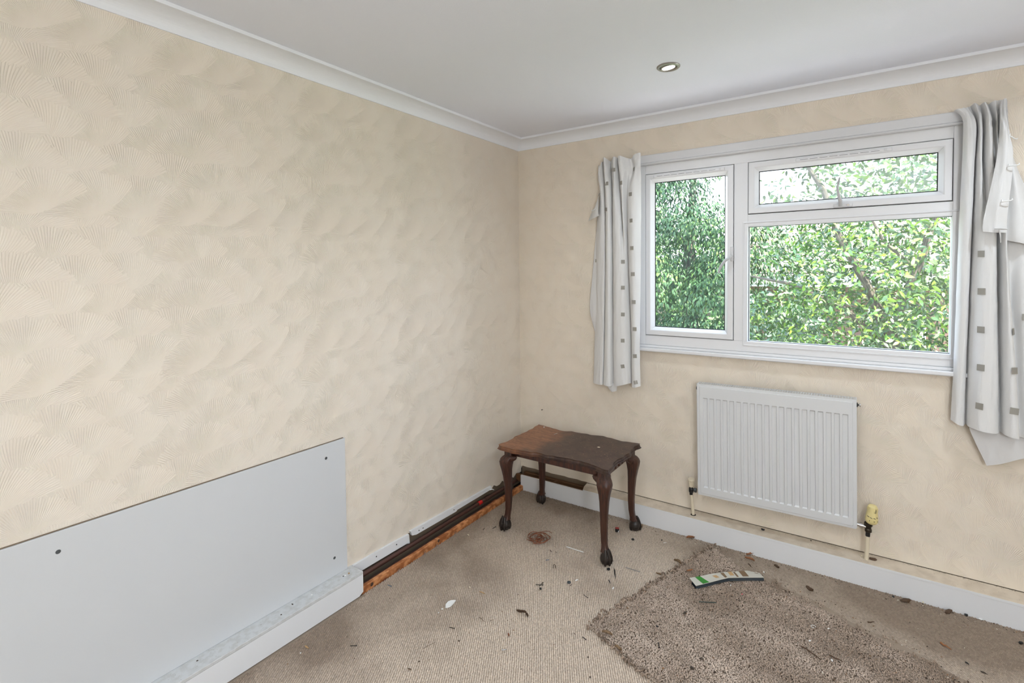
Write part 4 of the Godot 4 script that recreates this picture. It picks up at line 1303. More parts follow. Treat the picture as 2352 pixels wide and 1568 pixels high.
func debris() -> void:
	var seed_ := 100
	for d in DEBRIS:
		seed_ += 1
		rng.seed = seed_
		var kind: String = d[0]
		var w: float = d[5]
		var y: float = d[10]
		var a := Vector3(d[1], y, d[2])
		var b := Vector3(d[3], y, d[4])
		var m: Material = M[d[6]]
		var l := maxf(a.distance_to(b), w * 0.6)
		var mid := (a + b) * 0.5
		if kind == "screw":
			var s := make_screw(a + Vector3(0, w * 0.3, 0), b + Vector3(0, w * 0.6, 0), w, m)
			tag(s, d[8], d[9])
			if d[6] == "blacktip":
				var tip := MB.new()
				tip.tube([Vector3(-0.002, 0.001, 0), Vector3(0.004, 0.001, 0)], [0.001, 0.003], 7)
				part("tip", tip, M.steel, s)
			continue
		if kind == "nail":
			var t := Node3D.new()
			t.name = numbered("nail")
			add_child(t)
			t.transform = along(a + Vector3(0, w * 0.7, 0), b + Vector3(0, w * 0.7, 0))
			var s := MB.new()
			s.tube([Vector3.ZERO, Vector3(0.006, 0, 0), Vector3(l, 0, 0)], [0.0002, w * 0.5, w * 0.5], 9)
			part("shaft", s, m, t)
			s = MB.new()
			s.tube([Vector3(l, 0, 0), Vector3(l + 0.002, 0, 0)], [w * 0.9, w * 0.9], 10)
			part("head", s, m, t)
			tag(t, d[8], d[9])
			continue
		if kind == "cube":
			var t := thing(d[7], d[8], d[9], mid)
			t.rotation.y = 0.5
			var s := MB.new()
			s.box(Vector3(-0.011, 0, -0.011), Vector3(0.011, 0.019, 0.011), 0.002)
			part("body", s, M.black, t)
			s = MB.new()
			s.box(Vector3(-0.0105, 0.0185, -0.0105), Vector3(0.0105, 0.0205, 0.0105), 0.001)
			part("top_face", s, M.red, t)
			s = MB.new()
			s.prism(PackedVector2Array([Vector2(0.002, 0.002), Vector2(0.009, 0.002), Vector2(0.009, 0.014)]), 0.0105, 0.0115)
			part("label", s, M.white, t)
			continue
		var mb := MB.new()
		var basis_t := along(a, b) if a.distance_to(b) > 0.0005 else Transform3D(Basis(), a)
		var lift := w * 0.4
		match kind:
			"chip":
				lump(mb, Vector3(maxf(l * 0.5, w * 0.4), w * 0.42, w * 0.5), seed_)
				basis_t.origin = mid
			"bead":
				mb.lathe([Vector2(0, -w * 0.5), Vector2(w * 0.35, -w * 0.35), Vector2(w * 0.5, 0), Vector2(w * 0.35, w * 0.35), Vector2(0, w * 0.5)], Vector3.ZERO, 12)
				basis_t.origin = mid
				lift = w * 0.5
			"rod":
				mb.tube([Vector3.ZERO, Vector3(l * 0.5, 0, 0), Vector3(l, 0, 0)], [w * 0.5, w * 0.5, w * 0.5], 10)
				lift = w * 0.5
			"twig":
				var path := []
				var rad := []
				for k in 7:
					path.append(Vector3(l * k / 6.0, rng.randf_range(0, w * 0.5), rng.randf_range(-1, 1) * l * 0.035))
					rad.append(w * lerpf(0.5, 0.25, k / 6.0))
				mb.tube(path, rad, 7)
			"splinter":
				mb.tube([Vector3.ZERO, Vector3(l * 0.2, 0, w * 0.1), Vector3(l * 0.6, w * 0.1, -w * 0.1), Vector3(l, 0, 0)], [w * 0.12, w * 0.5, w * 0.42, w * 0.08], 6, 0.6)
			"flake", "leaf":
				var curl := rng.randf_range(0.3, 0.55) * (1.0 if kind == "leaf" else 0.6)
				var top := []
				var low := []
				for j in 5:
					var v := (j / 4.0 - 0.5) * 2.0
					var lt := PackedVector3Array()
					var lb := PackedVector3Array()
					for i in 9:
						var u := i / 8.0
						var half := w * 0.5 * pow(sin(PI * clampf(u * 0.94 + 0.04, 0.0, 1.0)), 0.7) * (1.0 + 0.25 * sin(i * 2.7 + seed_))
						var p := Vector3(l * u, curl * w * v * v + w * 0.35 * curl * sin(u * 5.0 + seed_) + 0.1 * w, v * half)
						lt.append(p + Vector3(0, 0.0005, 0))
						lb.append(p - Vector3(0, 0.0005, 0))
					top.append(lt)
					low.append(lb)
				top.reverse()
				mb.sheet(top)
				mb.sheet(low)
				lift = w * 0.25
			"staple":
				mb.tube([Vector3(0, 0, 0), Vector3(0, l, 0), Vector3(l * 0.4, l * 1.5, 0), Vector3(l * 0.8, l, 0), Vector3(l * 0.8, 0, 0)], [w * 0.5, w * 0.5, w * 0.5, w * 0.5, w * 0.5], 7)
				lift = 0.0
			"disc", "washer":
				var r0 := l * 0.5
				mb.lathe([Vector2(r0 * 0.45, 0.0), Vector2(r0, 0.0), Vector2(r0, w), Vector2(r0 * 0.85, w * 1.3), Vector2(r0 * 0.45, w * 1.1), Vector2(r0 * 0.4, w * 0.5), Vector2(0.0 if kind == "disc" else r0 * 0.4, w * 0.5)], Vector3.ZERO, 18)
				basis_t.origin = mid
				lift = 0.0
			"ring":
				var path := []
				var rad := []
				for k in 13:
					var t := 0.6 + 5.0 * k / 12.0
					path.append(Vector3(cos(t) * l * 0.5, 0, sin(t) * l * 0.5))
					rad.append(w * 0.5)
				mb.tube(path, rad, 7)
				basis_t.origin = mid
		var o := solo(d[7], mb, m, d[8], d[9])
		o.transform = basis_t.translated(Vector3(0, lift, 0))
	# bits lying on the boxings
	var list := [
		["rubber_chip", Vector3(1.577, 0.114, 0.035), Vector3(0.010, 0.005, 0.005), "black", "black chip lying on the ledge below the radiator", "chip"],
		["bark_flake", Vector3(2.058, 0.114, 0.052), Vector3(0.020, 0.006, 0.010), "bark", "brown flake of bark at the foot of the thermostatic valve pipe", "flake"],
		["plaster_chip", Vector3(2.014, 0.113, 0.045), Vector3(0.005, 0.004, 0.004), "cream", "pale chip left of the thermostatic valve pipe foot", "chip"],
		["plastic_stud", Vector3(0.052, 0.112, 1.475), Vector3(0.0055, 0.003, 0.005), "tan", "round tan screw cap on the sawn end of the left boxing", "cap"],
		["plaster_chip", Vector3(0.052, 0.111, 1.495), Vector3(0.006, 0.002, 0.005), "white", "white flake beside the tan screw cap on the left boxing", "chip"],
		["plaster_chip", Vector3(0.048, 0.111, 1.66), Vector3(0.005, 0.003, 0.004), "white", "single white chip partway along the left boxing lid", "chip"],
		["soil_crumb", Vector3(0.035, 0.111, 1.74), Vector3(0.006, 0.002, 0.003), "soil", "dark crumb partway along the left boxing lid", "crumb"],
		["soil_crumb", Vector3(1.80, 0.112, 0.02), Vector3(0.004, 0.003, 0.003), "soil", "small dark crumb at the wall edge of the ledge below the radiator", "crumb"],
	]
	for d in list:
		seed_ += 1
		var mb := MB.new()
		lump(mb, d[2], seed_)
		var o := solo(d[0], mb, M[d[3]], d[4], d[5])
		o.position = d[1]
	var nl := MB.new()
	nl.tube([Vector3(0, 0, -0.005), Vector3(0, 0, 0.008)], [0.0018, 0.0018], 7)
	nl.tube([Vector3(0, 0, 0.008), Vector3(0, 0, 0.010)], [0.004, 0.0036], 9)
	var wn := solo("wall_nail", nl, M.soil, "tiny dark nail in the window wall above the table's back edge", "nail")
	wn.position = Vector3(0.183, 0.543, 0.0)
	# tangle of copper wire
	var t2 := thing("copper_wire", "tangle of thin copper wire loops on the carpet before the table", "wire", Vector3(0.513, 0.0, 0.578))
	rng.seed = 77
	for k in 6:
		var mb := MB.new()
		var path := []
		var rad := []
		var c := Vector3(rng.randf_range(-0.035, 0.035), 0.008, rng.randf_range(-0.055, 0.055)) * (0.0 if k == 0 else 1.0)
		var ra := rng.randf_range(0.026, 0.046)
		var rb := rng.randf_range(0.6, 1.2)
		var turn := rng.randf_range(0, TAU)
		for q in 22:
			var a := turn + q * (0.30 + 0.02 * k)
			var grow := 1.0 + 0.025 * q
			path.append(c + Vector3(cos(a) * ra * grow, 0.005 + 0.006 * sin(q * 0.9 + k), sin(a) * ra * rb * grow))
			rad.append(0.0015)
		mb.tube(path, rad, 6)
		part("strand", mb, M.copper, t2)
	var kn := MB.new()
	var path2 := []
	var rad2 := []
	for q in 44:
		var a := q * 0.62
		path2.append(Vector3(0.006 + cos(a) * 0.013, 0.010 + 0.006 * sin(a * 0.37), 0.004 + sin(a) * 0.022))
		rad2.append(0.0012)
	kn.tube(path2, rad2, 6)
	part("wound_core", kn, M.rust, t2)
	# broken white shard, like the lip of a dish
	var sh := MB.new()
	sh.xf = Transform3D(Basis(Vector3.RIGHT, PI / 2), Vector3.ZERO)
	var rim := PackedVector2Array([Vector2(0.0001, 0.0287), Vector2(-0.0133, 0.0129), Vector2(-0.0165, -0.0062), Vector2(-0.0095, -0.0215), Vector2(0.0061, -0.0334), Vector2(0.0111, -0.0134), Vector2(0.0137, 0.0095), Vector2(0.0082, 0.0234)])
	sh.prism(rim, -0.004, 0.0)
	sh.xf = Transform3D(Basis(Vector3.RIGHT, PI / 2).scaled(Vector3(0.9, 1.0, 0.9)), Vector3.ZERO)
	sh.prism(rim, -0.0065, -0.004)
	var so := solo("plastic_shard", sh, M.white, "curved white plastic shard alone on the carpet", "shard")
	so.position = Vector3(0.4759, 0.0, 1.2617)
	# folded strip of printed board with a dark side wall
	var fs := thing("folded_strip", "torn strip of grey printed board with green patch and dark side, on the rug", "strip", Vector3(1.48, 0.014, 0.42))
	var off := Vector3(-1.48, -0.014, -0.42)
	var front := [Vector3(1.375, 0.027, 0.572), Vector3(1.42, 0.027, 0.515), Vector3(1.458, 0.027, 0.464), Vector3(1.487, 0.028, 0.430), Vector3(1.536, 0.027, 0.394), Vector3(1.585, 0.027, 0.362), Vector3(1.628, 0.027, 0.334)]
	var back := [Vector3(1.334, 0.031, 0.534), Vector3(1.37, 0.030, 0.496), Vector3(1.408, 0.029, 0.446), Vector3(1.459, 0.028, 0.394), Vector3(1.505, 0.028, 0.357), Vector3(1.550, 0.028, 0.320), Vector3(1.605, 0.028, 0.308)]
	var mb2 := MB.new()
	for k in 6:
		var q := [front[k] + off, front[k + 1] + off, back[k + 1] + off, back[k] + off]
		mb2.out_quad(q[0], q[1], q[2], q[3], (q[0] + q[2]) * 0.5 - Vector3(0, 0.1, 0))
		var dn := Vector3(0, 0.0015, 0)
		mb2.out_quad(q[0] - dn, q[1] - dn, q[2] - dn, q[3] - dn, (q[0] + q[2]) * 0.5 + Vector3(0, 0.1, 0))
		mb2.out_quad(q[0], q[1], q[1] - dn, q[0] - dn, q[3])
		mb2.out_quad(q[3], q[2], q[2] - dn, q[3] - dn, q[0])
	mb2.out_quad(front[0] + off, back[0] + off, back[0] + off - Vector3(0, 0.0015, 0), front[0] + off - Vector3(0, 0.0015, 0), front[2] + off)
	mb2.out_quad(front[6] + off, back[6] + off, back[6] + off - Vector3(0, 0.0015, 0), front[6] + off - Vector3(0, 0.0015, 0), front[2] + off)
	part("top_sheet", mb2, mat("board_grey", rgb(196, 192, 180), 0.5), fs)
	mb2 = MB.new()
	for k in 6:
		var a := (front[k] as Vector3) + off
		var b := (front[k + 1] as Vector3) + off
		var inw := ((back[k] - front[k]) as Vector3).normalized() * 0.006
		inw.y = 0
		mb2.out_quad(a - Vector3(0, 0.002, 0) + inw, b - Vector3(0, 0.002, 0) + inw, Vector3(b.x, 0.008, b.z) + inw * 0.3, Vector3(a.x, 0.008, a.z) + inw * 0.3, a + inw * 8)
		mb2.out_quad(Vector3(a.x, 0.008, a.z) + inw * 0.3, Vector3(b.x, 0.008, b.z) + inw * 0.3, Vector3(b.x, -0.001, b.z) - inw * 0.4, Vector3(a.x, -0.001, a.z) - inw * 0.4, a + inw * 8)
		mb2.out_quad(Vector3(a.x, -0.001, a.z) - inw * 0.4, Vector3(b.x, -0.001, b.z) - inw * 0.4, Vector3(b.x, -0.001, b.z) + inw * 6, Vector3(a.x, -0.001, a.z) + inw * 6, a + Vector3(0, 0.1, 0))
		mb2.out_quad(a - Vector3(0, 0.002, 0) + inw * 6, b - Vector3(0, 0.002, 0) + inw * 6, Vector3(b.x, -0.001, b.z) + inw * 6, Vector3(a.x, -0.001, a.z) + inw * 6, a - inw * 8)
	part("side_wall", mb2, mat("board_dark", rgb(38, 48, 56), 0.3), fs)
	var patches := [[0.55, 1.05, 0.02, 0.98, "green_label"], [1.9, 2.25, 0.3, 0.7, "tan"], [2.7, 2.95, 0.1, 0.9, "drybrown"], [3.3, 3.65, 0.35, 0.98, "tan"], [3.75, 3.9, 0.1, 0.9, "drybrown"], [4.25, 4.75, 0.15, 0.97, "drybrown"], [5.5, 5.8, 0.7, 0.8, "drybrown"]]
	for p in patches:
		mb2 = MB.new()
		var q := []
		for c in [[p[0], p[2]], [p[1], p[2]], [p[1], p[3]], [p[0], p[3]]]:
			var i := int(c[0])
			var f: Vector3 = (front[i] as Vector3).lerp(front[i + 1], c[0] - i)
			var g: Vector3 = (back[i] as Vector3).lerp(back[i + 1], c[0] - i)
			q.append(f.lerp(g, c[1]) + off + Vector3(0, 0.0008, 0))
		mb2.out_quad(q[0], q[1], q[2], q[3], q[0] - Vector3(0, 0.1, 0))
		part("green_patch" if p[4] == "green_label" else "torn_patch", mb2, M[p[4]], fs)


# ---------------------------------------------------------------- curtains
func spline(a: Vector3, b: Vector3, c: Vector3, d: Vector3, t: float) -> Vector3:
	return b.cubic_interpolate(c, a, d, t)


func fine(points: Array, sub: int) -> PackedVector3Array:
	var out := PackedVector3Array()
	for k in points.size() - 1:
		for q in sub:
			out.append(spline(points[maxi(k - 1, 0)], points[k], points[k + 1], points[mini(k + 2, points.size() - 1)], float(q) / sub))
	out.append(points[-1])
	return out


# rows of control points, top row first; a cloth with two faces and a rim
func cloth(levels: Array, su: int, sv: int, thick := 0.0014, wrinkle := 0.0, seed_ := 1) -> Array:
	var across := []
	for l in levels:
		across.append(fine(l, su))
	var fn := FastNoiseLite.new()
	fn.seed = seed_
	fn.frequency = 1.0
	var rows := []
	for k in levels.size() - 1:
		for q in sv + (1 if k == levels.size() - 2 else 0):
			var line := PackedVector3Array()
			for i in across[0].size():
				var p := spline(across[maxi(k - 1, 0)][i], across[k][i], across[k + 1][i], across[mini(k + 2, levels.size() - 1)][i], float(q) / sv)
				var more := 1.0 + 2.6 * smoothstep(1.95, 2.12, p.y)
				p.z += wrinkle * more * fn.get_noise_3d(p.x * 18.0 + i * 0.15, p.y * 7.0, 0)
				p.x += wrinkle * 0.5 * fn.get_noise_3d(p.x * 14.0, p.y * 9.0, 7)
				p.z = maxf(p.z, 0.004)
				line.append(p)
			rows.append(line)
	return rows


func cloth_mesh(rows: Array, thick := 0.0014) -> MB:
	var mb := MB.new()
	var uvf := func(p: Vector3) -> Vector2: return Vector2(p.x + p.z, p.y)
	var up := rows.duplicate()
	up.reverse()
	mb.sheet(up, false, uvf)
	var back := []
	for j in rows.size():
		var line := PackedVector3Array()
		for i in rows[j].size():
			var du: Vector3 = rows[j][mini(i + 1, rows[j].size() - 1)] - rows[j][maxi(i - 1, 0)]
			var dv: Vector3 = rows[mini(j + 1, rows.size() - 1)][i] - rows[maxi(j - 1, 0)][i]
			line.append(rows[j][i] - dv.cross(du).normalized() * thick)
		back.append(line)
	mb.sheet(back, false, uvf)
	return mb


# small square woven into the cloth, following its surface
func motif(rows: Array, x: float, y: float, size: float, parent: Node3D) -> void:
	var best := Vector2i(-1, -1)
	var near := 1e9
	for j in range(1, rows.size() - 1):
		for i in range(1, rows[j].size() - 1):
			var p: Vector3 = rows[j][i]
			var d := Vector2(p.x - x, p.y - y).length() - p.z * 0.12
			if d < near:
				near = d
				best = Vector2i(i, j)
	if best.x < 0:
		return
	var c: Vector3 = rows[best.y][best.x]
	var du: Vector3 = (rows[best.y][best.x + 1] - rows[best.y][best.x - 1])
	var dv: Vector3 = (rows[best.y - 1][best.x] - rows[best.y + 1][best.x])
	du = du.normalized()
	dv = (dv - du * dv.dot(du)).normalized()
	var nn := du.cross(dv)
	if nn.z < 0.0:
		nn = -nn
	c += Vector3(clampf(x - c.x, -0.004, 0.004), clampf(y - c.y, -0.01, 0.01), 0)
	var mb := MB.new()
	var g := []
	for a in 5:
		var line := PackedVector3Array()
		for b in 5:
			var u := (b / 4.0 - 0.5) * size
			var v := (a / 4.0 - 0.5) * size
			# follow the sampled cloth along its row
			var q := c + du * u + dv * v
			line.append(q + nn * 0.0016)
		g.append(line)
	mb.sheet(g)
	part("woven_square", mb, M.motif, parent)


func P(a: Array) -> Array:
	var out := []
	for k in range(0, a.size(), 3):
		out.append(Vector3(a[k], a[k + 1], a[k + 2]))
	return out


func row(y: float, xz: Array) -> Array:
	var out := []
	for k in range(0, xz.size(), 2):
		out.append(Vector3(xz[k], y, xz[k + 1]))
	return out


func hook(at: Vector3, turn: float, parent: Node3D) -> void:
	var mb := MB.new()
	mb.xf = Transform3D(Basis(Vector3.BACK, turn), at)
	mb.tube([Vector3(-0.012, 0.006, 0.002), Vector3(-0.012, -0.002, 0.007), Vector3(0, 0, 0.009), Vector3(0.012, 0.002, 0.007), Vector3(0.018, 0.006, 0.004), Vector3(0.016, 0.011, 0.003)], [0.0022, 0.003, 0.0022, 0.0024, 0.002, 0.0015], 7)
	part("curtain_hook", mb, M.white, parent)


func curtains() -> void:
	# left
	var t := thing("curtain", "creased off-white curtain with grey squares left of the window", "curtain", Vector3.ZERO, "pair of curtains with grey squares")
	var L := [
		P([0.628, 2.140, 0.012, 0.634, 2.150, 0.040, 0.648, 2.136, 0.055, 0.658, 2.160, 0.050, 0.664, 2.168, 0.030, 0.670, 2.172, 0.022, 0.678, 2.172, 0.070, 0.698, 2.176, 0.092, 0.708, 2.164, 0.060, 0.714, 2.160, 0.032, 0.728, 2.166, 0.050, 0.752, 2.176, 0.082, 0.766, 2.172, 0.050, 0.774, 2.166, 0.030, 0.780, 2.170, 0.075, 0.800, 2.172, 0.100, 0.832, 2.160, 0.060, 0.860, 2.156, 0.064, 0.890, 2.172, 0.086, 0.921, 2.178, 0.080]),
		P([0.622, 2.085, 0.018, 0.632, 2.085, 0.045, 0.648, 2.08, 0.058, 0.660, 2.085, 0.045, 0.668, 2.09, 0.025, 0.672, 2.09, 0.030, 0.684, 2.09, 0.072, 0.702, 2.09, 0.080, 0.712, 2.09, 0.055, 0.718, 2.09, 0.030, 0.734, 2.09, 0.060, 0.758, 2.09, 0.086, 0.772, 2.09, 0.050, 0.778, 2.09, 0.026, 0.786, 2.09, 0.080, 0.806, 2.09, 0.098, 0.836, 2.085, 0.070, 0.866, 2.085, 0.055, 0.892, 2.09, 0.088, 0.922, 2.09, 0.078]),
		row(1.97, [0.634, 0.018, 0.642, 0.042, 0.656, 0.055, 0.668, 0.050, 0.675, 0.030, 0.679, 0.018, 0.686, 0.060, 0.704, 0.078, 0.720, 0.062, 0.726, 0.028, 0.738, 0.066, 0.760, 0.088, 0.780, 0.052, 0.785, 0.024, 0.792, 0.070, 0.812, 0.096, 0.826, 0.060, 0.846, 0.082, 0.885, 0.100, 0.921, 0.070]),
		row(1.78, [0.610, 0.018, 0.632, 0.040, 0.652, 0.052, 0.670, 0.054, 0.6785, 0.050, 0.6805, 0.006, 0.6835, 0.050, 0.704, 0.076, 0.722, 0.070, 0.729, 0.036, 0.740, 0.068, 0.766, 0.086, 0.792, 0.080, 0.800, 0.050, 0.806, 0.074, 0.818, 0.086, 0.828, 0.050, 0.846, 0.084, 0.885, 0.102, 0.920, 0.070]),
		row(1.48, [0.600, 0.018, 0.622, 0.036, 0.646, 0.048, 0.668, 0.056, 0.6775, 0.052, 0.6795, 0.006, 0.6825, 0.052, 0.704, 0.076, 0.724, 0.072, 0.732, 0.040, 0.742, 0.070, 0.766, 0.088, 0.794, 0.090, 0.812, 0.084, 0.822, 0.070, 0.830, 0.052, 0.835, 0.044, 0.852, 0.084, 0.884, 0.102, 0.918, 0.072]),
		row(1.10, [0.592, 0.018, 0.616, 0.036, 0.638, 0.048, 0.660, 0.056, 0.6705, 0.052, 0.6725, 0.006, 0.6757, 0.052, 0.700, 0.076, 0.722, 0.072, 0.732, 0.044, 0.744, 0.072, 0.768, 0.088, 0.800, 0.092, 0.824, 0.086, 0.838, 0.070, 0.846, 0.052, 0.851, 0.044, 0.864, 0.084, 0.890, 0.100, 0.914, 0.076]),
		P([0.580, 0.776, 0.020, 0.604, 0.777, 0.038, 0.628, 0.778, 0.050, 0.652, 0.780, 0.058, 0.6615, 0.782, 0.054, 0.6635, 0.783, 0.008, 0.667, 0.784, 0.056, 0.696, 0.782, 0.078, 0.720, 0.782, 0.074, 0.732, 0.786, 0.048, 0.746, 0.788, 0.074, 0.772, 0.792, 0.088, 0.806, 0.802, 0.092, 0.832, 0.810, 0.086, 0.846, 0.814, 0.070, 0.853, 0.812, 0.052, 0.856, 0.806, 0.046, 0.866, 0.797, 0.084, 0.892, 0.800, 0.100, 0.918, 0.808, 0.080]),
	]
	var rows := cloth(L, 5, 9, 0.0014, 0.0035, 3)
	var body := part("drop", cloth_mesh(rows), M.cloth, t)
	for k in [[0.866, 1.939], [0.871, 1.784], [0.876, 1.623], [0.881, 1.466], [0.886, 1.306], [0.891, 1.147], [0.892, 0.987], [0.895, 0.832], [0.807, 2.011], [0.810, 1.541], [0.812, 1.387], [0.812, 1.229], [0.811, 1.075], [0.811, 0.917], [0.756, 2.095], [0.704, 2.021], [0.700, 1.864], [0.880, 2.086]]:
		motif(rows, k[0], k[1], 0.0225, body)
	# loose back layer and the turned-over corner
	rows = cloth([
		P([0.640, 1.93, 0.010, 0.652, 1.93, 0.014, 0.664, 1.93, 0.016]),
		P([0.604, 1.76, 0.010, 0.634, 1.76, 0.018, 0.664, 1.76, 0.016]),
		P([0.570, 1.43, 0.012, 0.615, 1.43, 0.024, 0.664, 1.43, 0.018]),
		P([0.556, 1.24, 0.014, 0.610, 1.24, 0.026, 0.664, 1.24, 0.018]),
		P([0.594, 1.08, 0.012, 0.625, 1.08, 0.022, 0.660, 1.08, 0.016]),
		P([0.604, 0.95, 0.010, 0.630, 0.95, 0.016, 0.655, 0.95, 0.014])], 8, 8, 0.0014, 0.002, 8)
	var lin_part := part("lining", cloth_mesh(rows), M.lining, t)
	motif(rows, 0.606, 1.555, 0.02, lin_part)
	rows = cloth([
		P([0.636, 1.975, 0.030, 0.640, 1.972, 0.045, 0.644, 1.965, 0.060]),
		P([0.604, 1.900, 0.030, 0.625, 1.900, 0.060, 0.646, 1.895, 0.072]),
		P([0.570, 1.845, 0.025, 0.610, 1.845, 0.062, 0.648, 1.850, 0.076]),
		P([0.550, 1.808, 0.020, 0.605, 1.818, 0.060, 0.652, 1.830, 0.074])], 8, 6, 0.0014, 0.002, 9)
	var corner := part("folded_corner", cloth_mesh(rows), M.cloth, t)
	hook(Vector3(0.612, 1.868, 0.062), 0.4, corner)
	rows = cloth([
		P([0.690, 0.80, 0.05, 0.722, 0.80, 0.055, 0.756, 0.80, 0.05]),
		P([0.694, 0.772, 0.05, 0.724, 0.770, 0.058, 0.757, 0.786, 0.05]),
		P([0.712, 0.748, 0.05, 0.728, 0.745, 0.055, 0.752, 0.752, 0.05])], 8, 5, 0.0014, 0.001, 10)
	part("hem_corner", cloth_mesh(rows), M.lining, t)
	# right
	t = thing("curtain", "drooping off-white curtain with grey squares right of the window, heading tape torn loose", "curtain", Vector3.ZERO, "pair of curtains with grey squares")
	var R := [
		P([2.326, 2.168, 0.050, 2.340, 2.168, 0.075, 2.356, 2.170, 0.066, 2.370, 2.176, 0.040, 2.382, 2.182, 0.034, 2.392, 2.182, 0.070, 2.402, 2.180, 0.060, 2.410, 2.178, 0.032, 2.420, 2.180, 0.078, 2.432, 2.178, 0.052, 2.440, 2.178, 0.040, 2.452, 2.180, 0.080, 2.464, 2.181, 0.060, 2.474, 2.182, 0.070, 2.480, 2.182, 0.045, 2.486, 2.180, 0.060, 2.492, 2.17, 0.040, 2.497, 2.16, 0.030, 2.50, 2.15, 0.02, 2.502, 2.14, 0.010]),
		P([2.356, 2.112, 0.050, 2.366, 2.11, 0.078, 2.382, 2.105, 0.078, 2.398, 2.10, 0.060, 2.404, 2.10, 0.022, 2.408, 2.10, 0.070, 2.416, 2.10, 0.070, 2.424, 2.10, 0.024, 2.432, 2.10, 0.084, 2.446, 2.09, 0.080, 2.452, 2.09, 0.040, 2.462, 2.08, 0.085, 2.470, 2.07, 0.040, 2.478, 2.07, 0.070, 2.484, 2.07, 0.050, 2.492, 2.07, 0.070, 2.498, 2.07, 0.050, 2.504, 2.07, 0.040, 2.506, 2.06, 0.030, 2.508, 2.05, 0.012]),
		row(1.92, [2.357, 0.040, 2.366, 0.066, 2.382, 0.072, 2.396, 0.056, 2.401, 0.018, 2.406, 0.066, 2.418, 0.076, 2.425, 0.024, 2.432, 0.080, 2.448, 0.092, 2.460, 0.050, 2.468, 0.040, 2.474, 0.080, 2.484, 0.090, 2.494, 0.060, 2.502, 0.080, 2.512, 0.060, 2.520, 0.050, 2.526, 0.030, 2.530, 0.012]),
		row(1.66, [2.351, 0.036, 2.361, 0.062, 2.378, 0.070, 2.391, 0.056, 2.396, 0.018, 2.401, 0.062, 2.418, 0.090, 2.432, 0.094, 2.446, 0.100, 2.460, 0.098, 2.470, 0.056, 2.476, 0.030, 2.482, 0.085, 2.492, 0.105, 2.500, 0.060, 2.520, 0.082, 2.545, 0.070, 2.570, 0.060, 2.590, 0.040, 2.610, 0.012]),
		row(1.40, [2.347, 0.034, 2.357, 0.060, 2.374, 0.066, 2.387, 0.052, 2.392, 0.018, 2.397, 0.060, 2.416, 0.096, 2.436, 0.106, 2.454, 0.104, 2.468, 0.086, 2.476, 0.050, 2.481, 0.034, 2.487, 0.088, 2.498, 0.115, 2.509, 0.090, 2.516, 0.050, 2.545, 0.085, 2.580, 0.075, 2.610, 0.055, 2.635, 0.012]),
		row(1.08, [2.342, 0.032, 2.353, 0.056, 2.370, 0.062, 2.382, 0.048, 2.388, 0.020, 2.394, 0.064, 2.418, 0.104, 2.442, 0.112, 2.462, 0.108, 2.476, 0.092, 2.483, 0.060, 2.488, 0.050, 2.494, 0.096, 2.510, 0.122, 2.528, 0.110, 2.535, 0.056, 2.560, 0.085, 2.595, 0.078, 2.625, 0.06, 2.655, 0.012]),
		P([2.335, 0.818, 0.030, 2.348, 0.812, 0.052, 2.364, 0.803, 0.056, 2.378, 0.802, 0.046, 2.387, 0.806, 0.024, 2.392, 0.806, 0.070, 2.418, 0.804, 0.110, 2.446, 0.801, 0.114, 2.468, 0.799, 0.106, 2.482, 0.799, 0.090, 2.488, 0.799, 0.066, 2.493, 0.799, 0.060, 2.500, 0.798, 0.100, 2.518, 0.795, 0.122, 2.541, 0.792, 0.116, 2.547, 0.79, 0.060, 2.575, 0.785, 0.080, 2.605, 0.78, 0.078, 2.64, 0.775, 0.06, 2.67, 0.77, 0.012]),
	]
	rows = cloth(R, 5, 9, 0.0014, 0.0035, 13)
	body = part("drop", cloth_mesh(rows), M.cloth, t)
	for k in [[2.420, 1.390], [2.420, 1.230], [2.421, 1.071], [2.419, 0.908], [2.517, 1.228], [2.521, 1.067], [2.523, 0.906], [2.418, 1.547], [2.447, 2.085], [2.56, 1.28]]:
		motif(rows, k[0], k[1], 0.027, body)
	# strip of heading tape torn loose and hanging in front
	rows = cloth([
		P([2.466, 2.168, 0.10, 2.474, 2.172, 0.112, 2.484, 2.178, 0.10]),
		P([2.464, 2.06, 0.116, 2.476, 2.06, 0.134, 2.488, 2.06, 0.120]),
		P([2.456, 1.96, 0.122, 2.480, 1.96, 0.140, 2.502, 1.96, 0.124]),
		P([2.444, 1.858, 0.126, 2.474, 1.86, 0.138, 2.502, 1.868, 0.124]),
		P([2.426, 1.745, 0.126, 2.460, 1.742, 0.142, 2.493, 1.744, 0.126]),
		P([2.417, 1.676, 0.126, 2.452, 1.668, 0.138, 2.489, 1.672, 0.126]),
		P([2.417, 1.638, 0.126, 2.452, 1.632, 0.138, 2.488, 1.630, 0.126])], 8, 8, 0.003, 0.004, 17)
	var tape := part("heading_tape", cloth_mesh(rows, 0.003), M.cloth, t)
	hook(Vector3(2.500, 1.895, 0.142), -0.15, tape)
	hook(Vector3(2.482, 1.755, 0.146), -0.05, tape)
	hook(Vector3(2.505, 2.02, 0.08), -0.9, tape)
	var cord := MB.new()
	cord.tube([Vector3(2.45, 1.648, 0.144), Vector3(2.47, 1.646, 0.148), Vector3(2.488, 1.644, 0.146)], [0.003, 0.004, 0.003], 7)
	cord.tube([Vector3(2.464, 1.645, 0.146), Vector3(2.467, 1.62, 0.145), Vector3(2.470, 1.59, 0.135)], [0.003, 0.0025, 0.0012], 7)
	part("gathering_cord", cord, M.cloth, tape)
